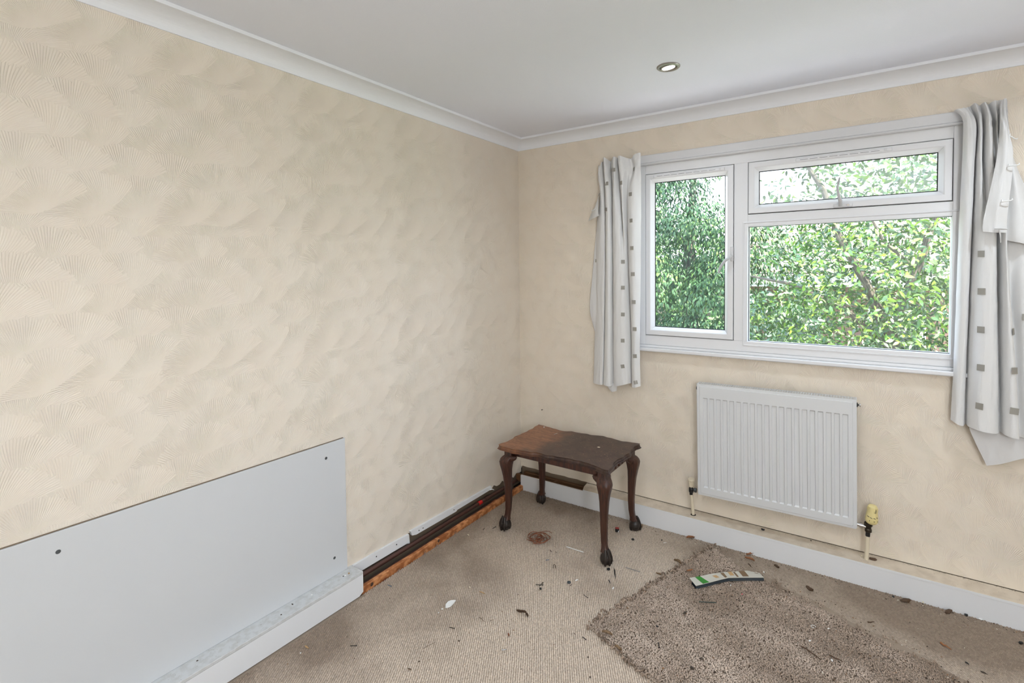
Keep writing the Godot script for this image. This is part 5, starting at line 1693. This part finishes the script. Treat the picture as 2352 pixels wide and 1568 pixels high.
	# side of the cloth folded back over itself
	rows = cloth([
		P([2.490, 1.99, 0.06, 2.498, 1.985, 0.085, 2.506, 1.98, 0.06]),
		P([2.486, 1.86, 0.08, 2.512, 1.86, 0.108, 2.540, 1.86, 0.06]),
		P([2.484, 1.74, 0.09, 2.530, 1.73, 0.116, 2.580, 1.74, 0.05]),
		P([2.484, 1.640, 0.09, 2.540, 1.62, 0.118, 2.605, 1.60, 0.05]),
		P([2.490, 1.602, 0.09, 2.540, 1.585, 0.116, 2.610, 1.56, 0.05])], 8, 8, 0.0014, 0.004, 19)
	part("folded_side", cloth_mesh(rows), M.cloth, t)
	# lower tail hanging out below the hem
	rows = cloth([
		P([2.392, 0.85, 0.042, 2.45, 0.85, 0.05, 2.52, 0.85, 0.05, 2.60, 0.85, 0.045]),
		P([2.398, 0.79, 0.042, 2.46, 0.785, 0.052, 2.53, 0.78, 0.052, 2.61, 0.78, 0.045]),
		P([2.420, 0.730, 0.042, 2.475, 0.725, 0.052, 2.54, 0.74, 0.052, 2.62, 0.75, 0.045]),
		P([2.456, 0.640, 0.040, 2.50, 0.660, 0.050, 2.56, 0.693, 0.050, 2.63, 0.72, 0.045])], 8, 7, 0.0014, 0.002, 23)
	part("loose_tail", cloth_mesh(rows), M.lining, t)


# ---------------------------------------------------------------- carpet
func carpet() -> void:
	var t := struct("carpet", "beige ribbed loop-pile carpet covering the floor")
	var mb := MB.new()
	mb.box(Vector3(0.083, -0.0095, 0.092), Vector3(RX, -0.004, RZ))
	part("backing", mb, mat("carpet_backing", rgb(150, 134, 118), 0.95), t)
	# one loop of yarn
	var lp := MB.new()
	var rows := []
	for j in 4:
		var a := PI / 2 * j / 3.0
		var line := PackedVector3Array()
		for i in 7:
			var b := -TAU * i / 7.0
			line.append(Vector3(cos(b) * cos(a), sin(a), sin(b) * cos(a)))
		rows.append(line)
	lp.sheet(rows, true)
	var fn := FastNoiseLite.new()
	fn.seed = 3
	fn.frequency = 1.0
	fn.fractal_octaves = 4
	var dir := Vector2(-0.528, -0.849)
	var across := Vector2(-dir.y, dir.x)
	var xfs := []
	var cols := []
	rng.seed = 8
	var pitch := 0.0084
	var step := 0.0076
	for i in range(-440, 440):
		var ph := rng.randf()
		for k in range(-500, 500):
			var p := across * (i * pitch + rng.randf_range(-0.0007, 0.0007)) + dir * ((k + ph) * step + rng.randf_range(-0.0012, 0.0012))
			p += Vector2(1.3, 1.2)
			if p.x < 0.084 or p.y < 0.106 or p.x > 3.1 or p.y > 2.75 or (p.x < 0.1 and p.y > 1.42):
				continue
			if (p - Vector2(2.0, 2.9)).length() < 0.75 or (p.x > 2.75 and p.y > 1.2):
				continue
			var s := rng.randf_range(0.9, 1.12)
			var ang := atan2(-dir.y, dir.x) + rng.randf_range(-0.25, 0.25)
			var b := Basis(Vector3.UP, ang) * Basis.from_scale(Vector3(step * 0.76 * s, 0.0052 * s, pitch * 0.50))
			xfs.append(Transform3D(b, Vector3(p.x, -0.0052, p.y)))
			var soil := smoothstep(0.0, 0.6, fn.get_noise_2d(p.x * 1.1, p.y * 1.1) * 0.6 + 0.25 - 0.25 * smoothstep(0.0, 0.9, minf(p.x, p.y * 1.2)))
			soil = clampf(soil, 0, 1) + 0.9 * smoothstep(1.25, 2.3, p.x) * smoothstep(0.9, 0.25, p.y) + 0.3 * smoothstep(0.55, 0.12, p.y) + 0.55 * smoothstep(0.75, 0.15, p.x + 0.25 * fn.get_noise_2d(p.x * 3.0, p.y * 3.0))  # dirt plus light falloff painted in toward window wall, right and left
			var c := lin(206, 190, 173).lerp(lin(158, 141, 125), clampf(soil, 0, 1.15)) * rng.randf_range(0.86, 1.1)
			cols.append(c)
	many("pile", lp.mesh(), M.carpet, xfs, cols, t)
	print("carpet loops ", xfs.size())


func rug() -> void:
	# shaggy carpet offcut laid askew
	var A := Vector2(1.061, 1.055)
	var B := Vector2(1.352, 0.128)
	var e1 := (B - A)
	var e2 := Vector2(1.60, 0.62)
	var t := thing("rug", "shaggy beige carpet offcut lying askew on the ribbed carpet", "rug", Vector3(A.x, 0, A.y))
	var mb := MB.new()
	var poly := PackedVector2Array()
	for k in 21:
		poly.append(e1 * 0.955 * k / 20.0 + Vector2(0.004 * sin(k * 2.1), 0.0))
	for k in range(1, 21):
		poly.append(e1 * 0.955 + e2 * k / 20.0 + Vector2(0, 0.012 * sin(k * 1.7)))
	for k in range(1, 21):
		poly.append(e2 + e1 * (0.955 - 0.955 * k / 20.0))
	for k in range(1, 20):
		poly.append(e2 * (1.0 - k / 20.0) + Vector2(0, 0.004 * sin(k * 2.3)))
	mb.xf = Transform3D(Basis(Vector3.RIGHT, PI / 2), Vector3.ZERO)
	mb.prism(poly, -0.0025, 0.001)
	part("backing", mb, M.carpet_backing, t)
	# curly yarn ends
	var tufts := []
	for s in 3:
		var y := MB.new()
		var path := []
		var rad := []
		for k in 5:
			var u := k / 4.0
			path.append(Vector3(sin(u * 2.6 + s) * 0.55 - 0.2, sin(u * PI) * (0.9 + 0.2 * s) + 0.05, cos(u * 2.1 + s * 2.0) * 0.5))
			rad.append([0.26, 0.33, 0.34, 0.31, 0.2][k])
		y.tube(path, rad, 6, 1.0, true)
		tufts.append(y.mesh())
	var fn := FastNoiseLite.new()
	fn.seed = 19
	fn.frequency = 1.0
	fn.fractal_octaves = 4
	rng.seed = 4
	var xfs := [[], [], []]
	var cols := [[], [], []]
	var n := 0
	for i in 225:
		for k in 420:
			var u := (i + rng.randf()) / 225.0
			var v := (k + rng.randf()) / 260.0
			var p := A + e1 * u + e2 * v
			if p.x > 2.75 or p.y > 1.75:
				continue
			if u > 0.9 and fn.get_noise_2d(p.x * 14.0, p.y * 14.0) * 0.6 + 0.35 < (u - 0.9) * 9.0:
				continue
			var edge := minf(minf(u * 0.97, v * 1.7), (1 - u) * 0.97)
			var furrow := sin((u * 0.97) * 62.0 + fn.get_noise_2d(p.x * 5, p.y * 5) * 3.0)
			var sc := rng.randf_range(0.0036, 0.0056) * (0.92 + 0.12 * furrow)
			var q := rng.randi() % 3
			var b := Basis(Vector3.UP, rng.randf() * TAU) * Basis(Vector3.RIGHT, rng.randf_range(-0.7, 0.7)) * Basis.from_scale(Vector3(sc, sc * rng.randf_range(0.55, 1.0), sc))
			var h := 0.0055 + 0.002 * fn.get_noise_2d(p.x * 8.0, p.y * 8.0) + 0.0012 * furrow
			if edge < 0.012:
				h *= 0.6
			xfs[q].append(Transform3D(b, Vector3(p.x - A.x, h, p.y - A.y)))
			var dirt := clampf(fn.get_noise_2d(p.x * 3.0 + 7.0, p.y * 3.0) * 0.9 + 0.42 + 0.25 * smoothstep(0.2, 0.9, v * 0.7 + u * 0.5), 0, 1)
			var c := lin(222, 203, 187).lerp(lin(164, 143, 125), clampf(dirt * 0.75 + 0.45 * smoothstep(0.1, 0.9, v * 0.45 + u * 0.55), 0, 1)) * rng.randf_range(0.78, 1.1)  # brown dirt, with light falloff painted in toward the far right
			if rng.randf() < 0.05:
				c = lin(96, 78, 64) * rng.randf_range(0.7, 1.2)
			cols[q].append(c)
			n += 1
	# frayed yarn along the two near edges
	for k in 420:
		var on_left := k < 240
		var s := rng.randf()
		var p := A + (e1 * s if on_left else e2 * s * 0.75)
		p += Vector2(rng.randfn(0.0, 0.007), rng.randfn(0.0, 0.007))
		if s < 0.04:
			p += Vector2(rng.randfn(-0.006, 0.012), rng.randfn(0, 0.012))
		var sc := rng.randf_range(0.006, 0.0105)
		var b := Basis(Vector3.UP, rng.randf() * TAU) * Basis.from_scale(Vector3(sc * 1.5, sc * 0.9, sc))
		xfs[k % 3].append(Transform3D(b, Vector3(p.x - A.x, 0.002 + rng.randf() * 0.006, p.y - A.y)))
		cols[k % 3].append(lin(176, 156, 138).lerp(lin(104, 86, 72), rng.randf() * 0.9))
	for q in 3:
		many("pile", tufts[q], M.rug, xfs[q], cols[q], t)
	print("tufts ", n)
	# crumbs of soil and dust trodden into it
	var cr := MB.new()
	lump(cr, Vector3(1, 0.6, 0.7), 2)
	var cx := []
	var cc := []
	rng.seed = 61
	for k in 2600:
		var p: Vector2
		if k < 1300:
			p = A + e1 * rng.randf() + e2 * rng.randf() * 0.95
		elif k < 1900:
			p = Vector2(rng.randf_range(0.12, 2.6), 0.108 + absf(rng.randfn(0, 0.03)))
		else:
			p = Vector2(rng.randf_range(0.1, 2.4), rng.randf_range(0.12, 1.9))
		if p.x > 2.75 or p.y > 1.9 or p.x < 0.1:
			continue
		var on_rug := k < 1300
		var s := rng.randf_range(0.0009, 0.0026) * (1.15 if on_rug else 0.9)
		if rng.randf() < 0.03:
			s *= 1.7
		cx.append(Transform3D(Basis(Vector3.UP, rng.randf() * TAU) * Basis.from_scale(Vector3(s * rng.randf_range(0.7, 1.8), s, s)), Vector3(p.x, (0.0135 if on_rug else 0.0) + s * 0.3, p.y)))
		var roll := rng.randf()
		var c := lin(74, 58, 46)
		if roll < 0.16:
			c = lin(214, 204, 188)
		elif roll < 0.4:
			c = lin(136, 100, 68)
		cc.append(c * rng.randf_range(0.6, 1.2))
	var o := many("carpet_crumbs", cr.mesh(), M.crumbs, cx, cc, self)
	tag(o, "fine crumbs of soil and dust scattered over carpet and rug", "crumbs", "", "stuff")
	cx = []
	cc = []
	for k in 220:
		var p := Vector3(rng.randf_range(0.28, 0.92), 0.4905, rng.randf_range(0.19, 0.57))
		if rng.randf() < 0.35:
			p = Vector3(rng.randfn(0.86, 0.04), 0.4905, rng.randf_range(0.22, 0.56))
		if p.x > 0.92:
			continue
		var s := rng.randf_range(0.0005, 0.0016)
		cx.append(Transform3D(Basis(Vector3.UP, rng.randf() * TAU) * Basis.from_scale(Vector3(s * rng.randf_range(0.8, 2.5), s * 0.5, s)), p))
		cc.append(lin(170, 130, 96).lerp(lin(206, 190, 168), rng.randf()))
	var td := many("table_dust", cr.mesh(), M.crumbs, cx, cc, self)
	tag(td, "pale specks of dust and grit on the dark table top", "dust", "", "stuff")
	# grime along the back of the boxed ledge and on the left boxing lid
	cx = []
	cc = []
	for k in 1500:
		var s := rng.randf_range(0.0005, 0.0013)
		var p := Vector3(rng.randf_range(0.55, 2.75), 0.1095, absf(rng.randfn(0.0, 0.006)) + 0.001)
		if k > 350:
			if k < 1000:
				continue
			p.z = rng.randf_range(0.002, 0.1)
			s *= 0.7
		if k > 1250:
			p = Vector3(rng.randf_range(0.014, 0.085), 0.1095, rng.randf_range(1.43, 2.6))
			s *= 0.8
		cx.append(Transform3D(Basis(Vector3.UP, rng.randf() * TAU) * Basis.from_scale(Vector3(s * rng.randf_range(0.8, 2.2), s, s)), p))
		cc.append(lin(96, 84, 70).lerp(lin(150, 134, 114), rng.randf()) * rng.randf_range(0.7, 1.1))
	o = many("ledge_grime", cr.mesh(), M.crumbs, cx, cc, self)
	tag(o, "grey dust and grit lying along the white boxed ledges", "dust", "", "stuff")


# ---------------------------------------------------------------- outside
func leaf_mesh(long: float, wide: float, fold: float, droop: float) -> MB:
	var mb := MB.new()
	var mid := []
	var lf := []
	var rt := []
	for k in 5:
		var u := k / 4.0
		var h: float = [0.05, 0.8, 1.0, 0.7, 0.02][k] * wide * 0.5
		var y := -droop * u * u * long
		mid.append(Vector3(u * long, y, 0))
		lf.append(Vector3(u * long, y + fold * h, -h))
		rt.append(Vector3(u * long, y + fold * h, h))
	var rows := [PackedVector3Array(rt), PackedVector3Array(mid), PackedVector3Array(lf)]
	mb.sheet(rows)
	return mb


func plant_tree(called: String, label: String, c: Vector3, leaves: Array, cols: Array, mesh: Mesh, m: Material, limbs: Array, near: int) -> void:
	var t := thing(called, label, "tree", Vector3(c.x, -2.7, c.z))
	for l in limbs:
		var mb := MB.new()
		mb.tube(l[1], l[2], 9)
		part(l[0], mb, M.trunk, t)
	# the leaves that show largest are parts of their own
	var order := range(leaves.size())
	var eye := Vector3(2.0, 1.49, 2.9)
	order.sort_custom(func(a, b): return leaves[a].origin.distance_squared_to(eye + t.position * -1.0) < leaves[b].origin.distance_squared_to(eye + t.position * -1.0))
	var tones := {}
	var rest := []
	var rest_c := []
	for k in leaves.size():
		var i: int = order[k]
		if k < near:
			var tone := k % 6
			if not tones.has(tone):
				var mm: StandardMaterial3D = m.duplicate()
				mm.vertex_color_use_as_albedo = false
				mm.albedo_color = (cols[i] as Color).linear_to_srgb()
				tones[tone] = mm
			var o := MeshInstance3D.new()
			o.name = "leaf"
			o.mesh = mesh
			o.material_override = tones[tone]
			o.transform = leaves[i]
			t.add_child(o, true)
		else:
			rest.append(leaves[i])
			rest_c.append(cols[i])
	many("foliage", mesh, m, rest, rest_c, t)


func outside() -> void:
	var g := struct("ground", "lawn, and an unseen pale strip added to bounce light, outside below the window")
	var mb := MB.new()
	mb.box(Vector3(-30, -2.9, -40), Vector3(30, -2.7, -4.2))
	part("lawn", mb, M.lawn, g)
	mb = MB.new()
	mb.box(Vector3(-30, -2.9, -4.2), Vector3(30, -2.7, -0.3))  # unseen pale strip added to bounce sunlight up to the ceiling
	part("bounce_strip", mb, M.bounce_ground, g)
	# house across the garden
	var h := thing("house", "neighbouring house with pale tiled roof behind the leafy tree", "house", Vector3(0, -2.7, -9))
	mb = MB.new()
	mb.box(Vector3(-0.6, 0.0, -4.0), Vector3(3.4, 4.1, 0.0))
	part("wall", mb, M.house_brick, h)
	mb = MB.new()
	for k in 18:
		var z0 := 0.45 - k * 0.2
		var y0 := 4.06 + k * 0.105
		for q in 26:
			var x := -0.85 + q * 0.17
			mb.box(Vector3(x + 0.005, y0, z0 - 0.24), Vector3(x + 0.165, y0 + 0.03, z0), 0.004)
		mb.box(Vector3(-0.85, y0 - 0.03, z0 - 0.24), Vector3(3.6, y0, z0 - 0.04))
	var rf := part("roof", mb, M.roof_tile, h, "stuff")
	mb = MB.new()
	mb.box(Vector3(-0.85, 3.9, 0.38), Vector3(3.6, 4.06, 0.42), 0.005)
	part("fascia", mb, M.fascia, h)
	mb = MB.new()
	mb.box(Vector3(-0.85, 3.84, 0.0), Vector3(3.6, 3.9, 0.40))
	part("soffit", mb, M.fascia, h)
	for k in [0.4, 2.1]:
		mb = MB.new()
		mb.frame(k, 2.4, k + 0.9, 3.4, [Vector2(0, 0.02), Vector2(0, 0.05), Vector2(0.06, 0.05), Vector2(0.06, 0.01)])
		var wf := part("window_frame", mb, M.fascia, h)
		mb = MB.new()
		mb.box(Vector3(k + 0.05, 2.45, 0.005), Vector3(k + 0.85, 3.35, 0.015))
		part("window_pane", mb, M.slate, wf)
	# bright glossy tree filling the large pane
	rng.seed = 5
	var fn := FastNoiseLite.new()
	fn.seed = 2
	fn.frequency = 0.9
	var base := Vector3(2.3, -2.7, -4.9)
	var lm := leaf_mesh(0.078, 0.031, 0.25, 0.25).mesh()
	var xs := []
	var cs := []
	var tries := 0
	while xs.size() < 21000 and tries < 130000:
		tries += 1
		var p := Vector3(rng.randf_range(-0.3, 3.9), rng.randf_range(-0.4, 3.9), rng.randf_range(-6.1, -3.7))
		var d := (p - Vector3(2.3, 1.5, -4.9)) / Vector3(2.0, 2.3, 1.2)
		var thin := 0.8 * smoothstep(1.45, 0.6, p.x) * smoothstep(0.8, 1.35, p.y) * (1.0 - 0.5 * smoothstep(1.9, 2.4, p.y)) + 0.42 * smoothstep(1.7, 2.9, p.y)
		if d.length() > 1.0 or fn.get_noise_3dv(p * 1.7) < -0.16 + thin * 0.62 or rng.randf() < thin * 0.55:
			continue
		var b := Basis.from_euler(Vector3(rng.randfn(0, 0.7), rng.randf() * TAU, rng.randfn(-0.5, 0.55)))
		var s := rng.randf_range(0.7, 1.25)
		xs.append(Transform3D(b.scaled(Vector3.ONE * s), p - base))
		var k := rng.randf()
		var c := lin(64, 106, 32).lerp(lin(32, 68, 28), rng.randf())
		if k < 0.18:
			c = lin(128, 160, 56)
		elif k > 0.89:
			c = lin(212, 222, 178)  # pale leaf colour stands in for white sun glints
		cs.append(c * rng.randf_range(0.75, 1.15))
	var limbs := [
		["trunk", [Vector3(0.1, 0, 0), Vector3(0.05, 1.6, 0.05), Vector3(0.1, 2.8, -0.05), Vector3(0.0, 3.4, 0.0)], [0.13, 0.11, 0.09, 0.075]],
		["branch", [Vector3(0.0, 3.3, 0.0), Vector3(-0.25, 4.0, 0.25), Vector3(-0.55, 4.6, 0.35), Vector3(-0.72, 5.2, 0.35), Vector3(-1.0, 5.7, 0.3)], [0.06, 0.05, 0.042, 0.034, 0.02]],
		["branch", [Vector3(0.0, 3.4, 0.0), Vector3(0.3, 4.3, 0.1), Vector3(0.5, 5.2, 0.0), Vector3(0.6, 6.1, 0.0)], [0.06, 0.045, 0.035, 0.02]],
		["branch", [Vector3(0.0, 3.2, 0.0), Vector3(-0.5, 3.7, 0.2), Vector3(-1.1, 4.0, 0.3), Vector3(-1.6, 4.1, 0.2)], [0.05, 0.035, 0.025, 0.012]],
		["branch", [Vector3(0.2, 4.2, 0.5), Vector3(-0.1, 4.5, 0.75), Vector3(-0.25, 4.85, 0.8), Vector3(-0.4, 5.0, 0.8)], [0.02, 0.016, 0.012, 0.006]],
	]
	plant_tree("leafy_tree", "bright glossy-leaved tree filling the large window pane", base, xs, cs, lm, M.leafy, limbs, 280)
	# drooping dark tree seen through the side casement
	base = Vector3(-0.9, -2.7, -7.0)
	var lm2 := leaf_mesh(0.082, 0.032, 0.15, 0.35).mesh()
	xs = []
	cs = []
	var puffs := []
	for k in 80:
		var p := Vector3(-2.0 + 2.9 * ((k % 8) + rng.randf()) / 8.0, -0.5 + 4.1 * ((k / 8) + rng.randf()) / 10.0, rng.randf_range(-7.5, -6.3))
		if p.y > 2.45 and p.x > -0.45:
			continue
		puffs.append([p, rng.randf_range(0.36, 0.62), rng.randf_range(0.7, 1.2), rng.randf()])
	for f in puffs:
		for k in 420:
			var a := rng.randf() * TAU
			var el := asin(rng.randf_range(-0.3, 1.0))
			var r: float = f[1] * (1.06 - 0.2 * pow(rng.randf(), 2.5))
			var o := Vector3(cos(a) * cos(el) * r * 1.15, sin(el) * r * 0.8 - 0.25 * cos(el) * r, sin(a) * cos(el) * r)
			var b := Basis(Vector3.UP, -a + rng.randfn(0, 0.4)) * Basis.from_euler(Vector3(rng.randfn(0, 0.3), 0, -1.0 + 0.6 * sin(el) + rng.randfn(0, 0.22)))
			xs.append(Transform3D(b.scaled(Vector3.ONE * rng.randf_range(0.75, 1.2)), f[0] + o - base))
			var c := lin(40, 72, 42).lerp(lin(78, 112, 64), f[3] * 0.7 + rng.randf() * 0.3)
			if f[3] > 0.8 and rng.randf() < 0.3:
				c = lin(112, 140, 70)
			cs.append(c * rng.randf_range(0.75, 1.1))
	limbs = [
		["trunk", [Vector3(0.0, 0, -0.3), Vector3(0.05, 2.4, -0.3), Vector3(0.0, 4.4, -0.3), Vector3(0.1, 6.2, -0.3)], [0.2, 0.17, 0.12, 0.05]],
		["branch", [Vector3(0.0, 3.8, -0.3), Vector3(0.5, 4.3, -0.1), Vector3(1.0, 4.6, 0.1), Vector3(1.4, 4.6, 0.2)], [0.07, 0.05, 0.035, 0.015]],
		["branch", [Vector3(0.0, 4.6, -0.3), Vector3(-0.5, 5.3, -0.1), Vector3(-0.9, 5.6, 0.1)], [0.06, 0.045, 0.02]],
	]
	plant_tree("drooping_tree", "dark green drooping tree seen through the narrow left pane", base, xs, cs, lm2, M.shade_leafy, limbs, 200)
	# lighter crowns farther off
	for q in [[Vector3(-4.2, 1.2, -15), 3.0, "pale green tree far off behind the drooping tree", lin(120, 160, 90)], [Vector3(3.2, 2.2, -14), 3.4, "hazy green tree far off above the house roof", lin(130, 165, 100)], [Vector3(6.5, 1.6, -9), 2.6, "green tree beyond the right edge of the large pane", lin(84, 126, 66)]]:
		base = Vector3(q[0].x, -2.7, q[0].z)
		xs = []
		cs = []
		for k in 3200:
			var d := Vector3(rng.randfn(), rng.randfn(), rng.randfn()).normalized() * pow(rng.randf(), 0.4)
			if fn.get_noise_3dv(d * 4.0 + q[0]) < -0.12:
				continue
			xs.append(Transform3D(Basis.from_euler(Vector3(rng.randf() * TAU, rng.randf() * TAU, 0)).scaled(Vector3.ONE * 3.0), q[0] + d * Vector3(q[1], q[1] * 0.9, q[1] * 0.8) - base))
			cs.append(q[3] * rng.randf_range(0.7, 1.2))
		plant_tree("far_tree", q[2], base, xs, cs, lm, M.shade_leafy, [["trunk", [Vector3(0, 0, 0), Vector3(0.1, 2.5, 0), Vector3(0, 4.5, 0)], [0.2, 0.16, 0.08]]], 0)


func _ready() -> void:
	cam_and_light()
	make_materials()
	# the downlight in view and its fellows behind the viewpoint
	for k in LAMPS:
		downlight(Vector3(k[0], CEIL, k[1]), k[2], k[3])
	added_fill_lamp()
	shell()
	boxings()
	window()
	radiator()
	carpet()
	curtains()
	side_table()
	rug()
	debris()
	on_table()
	outside()
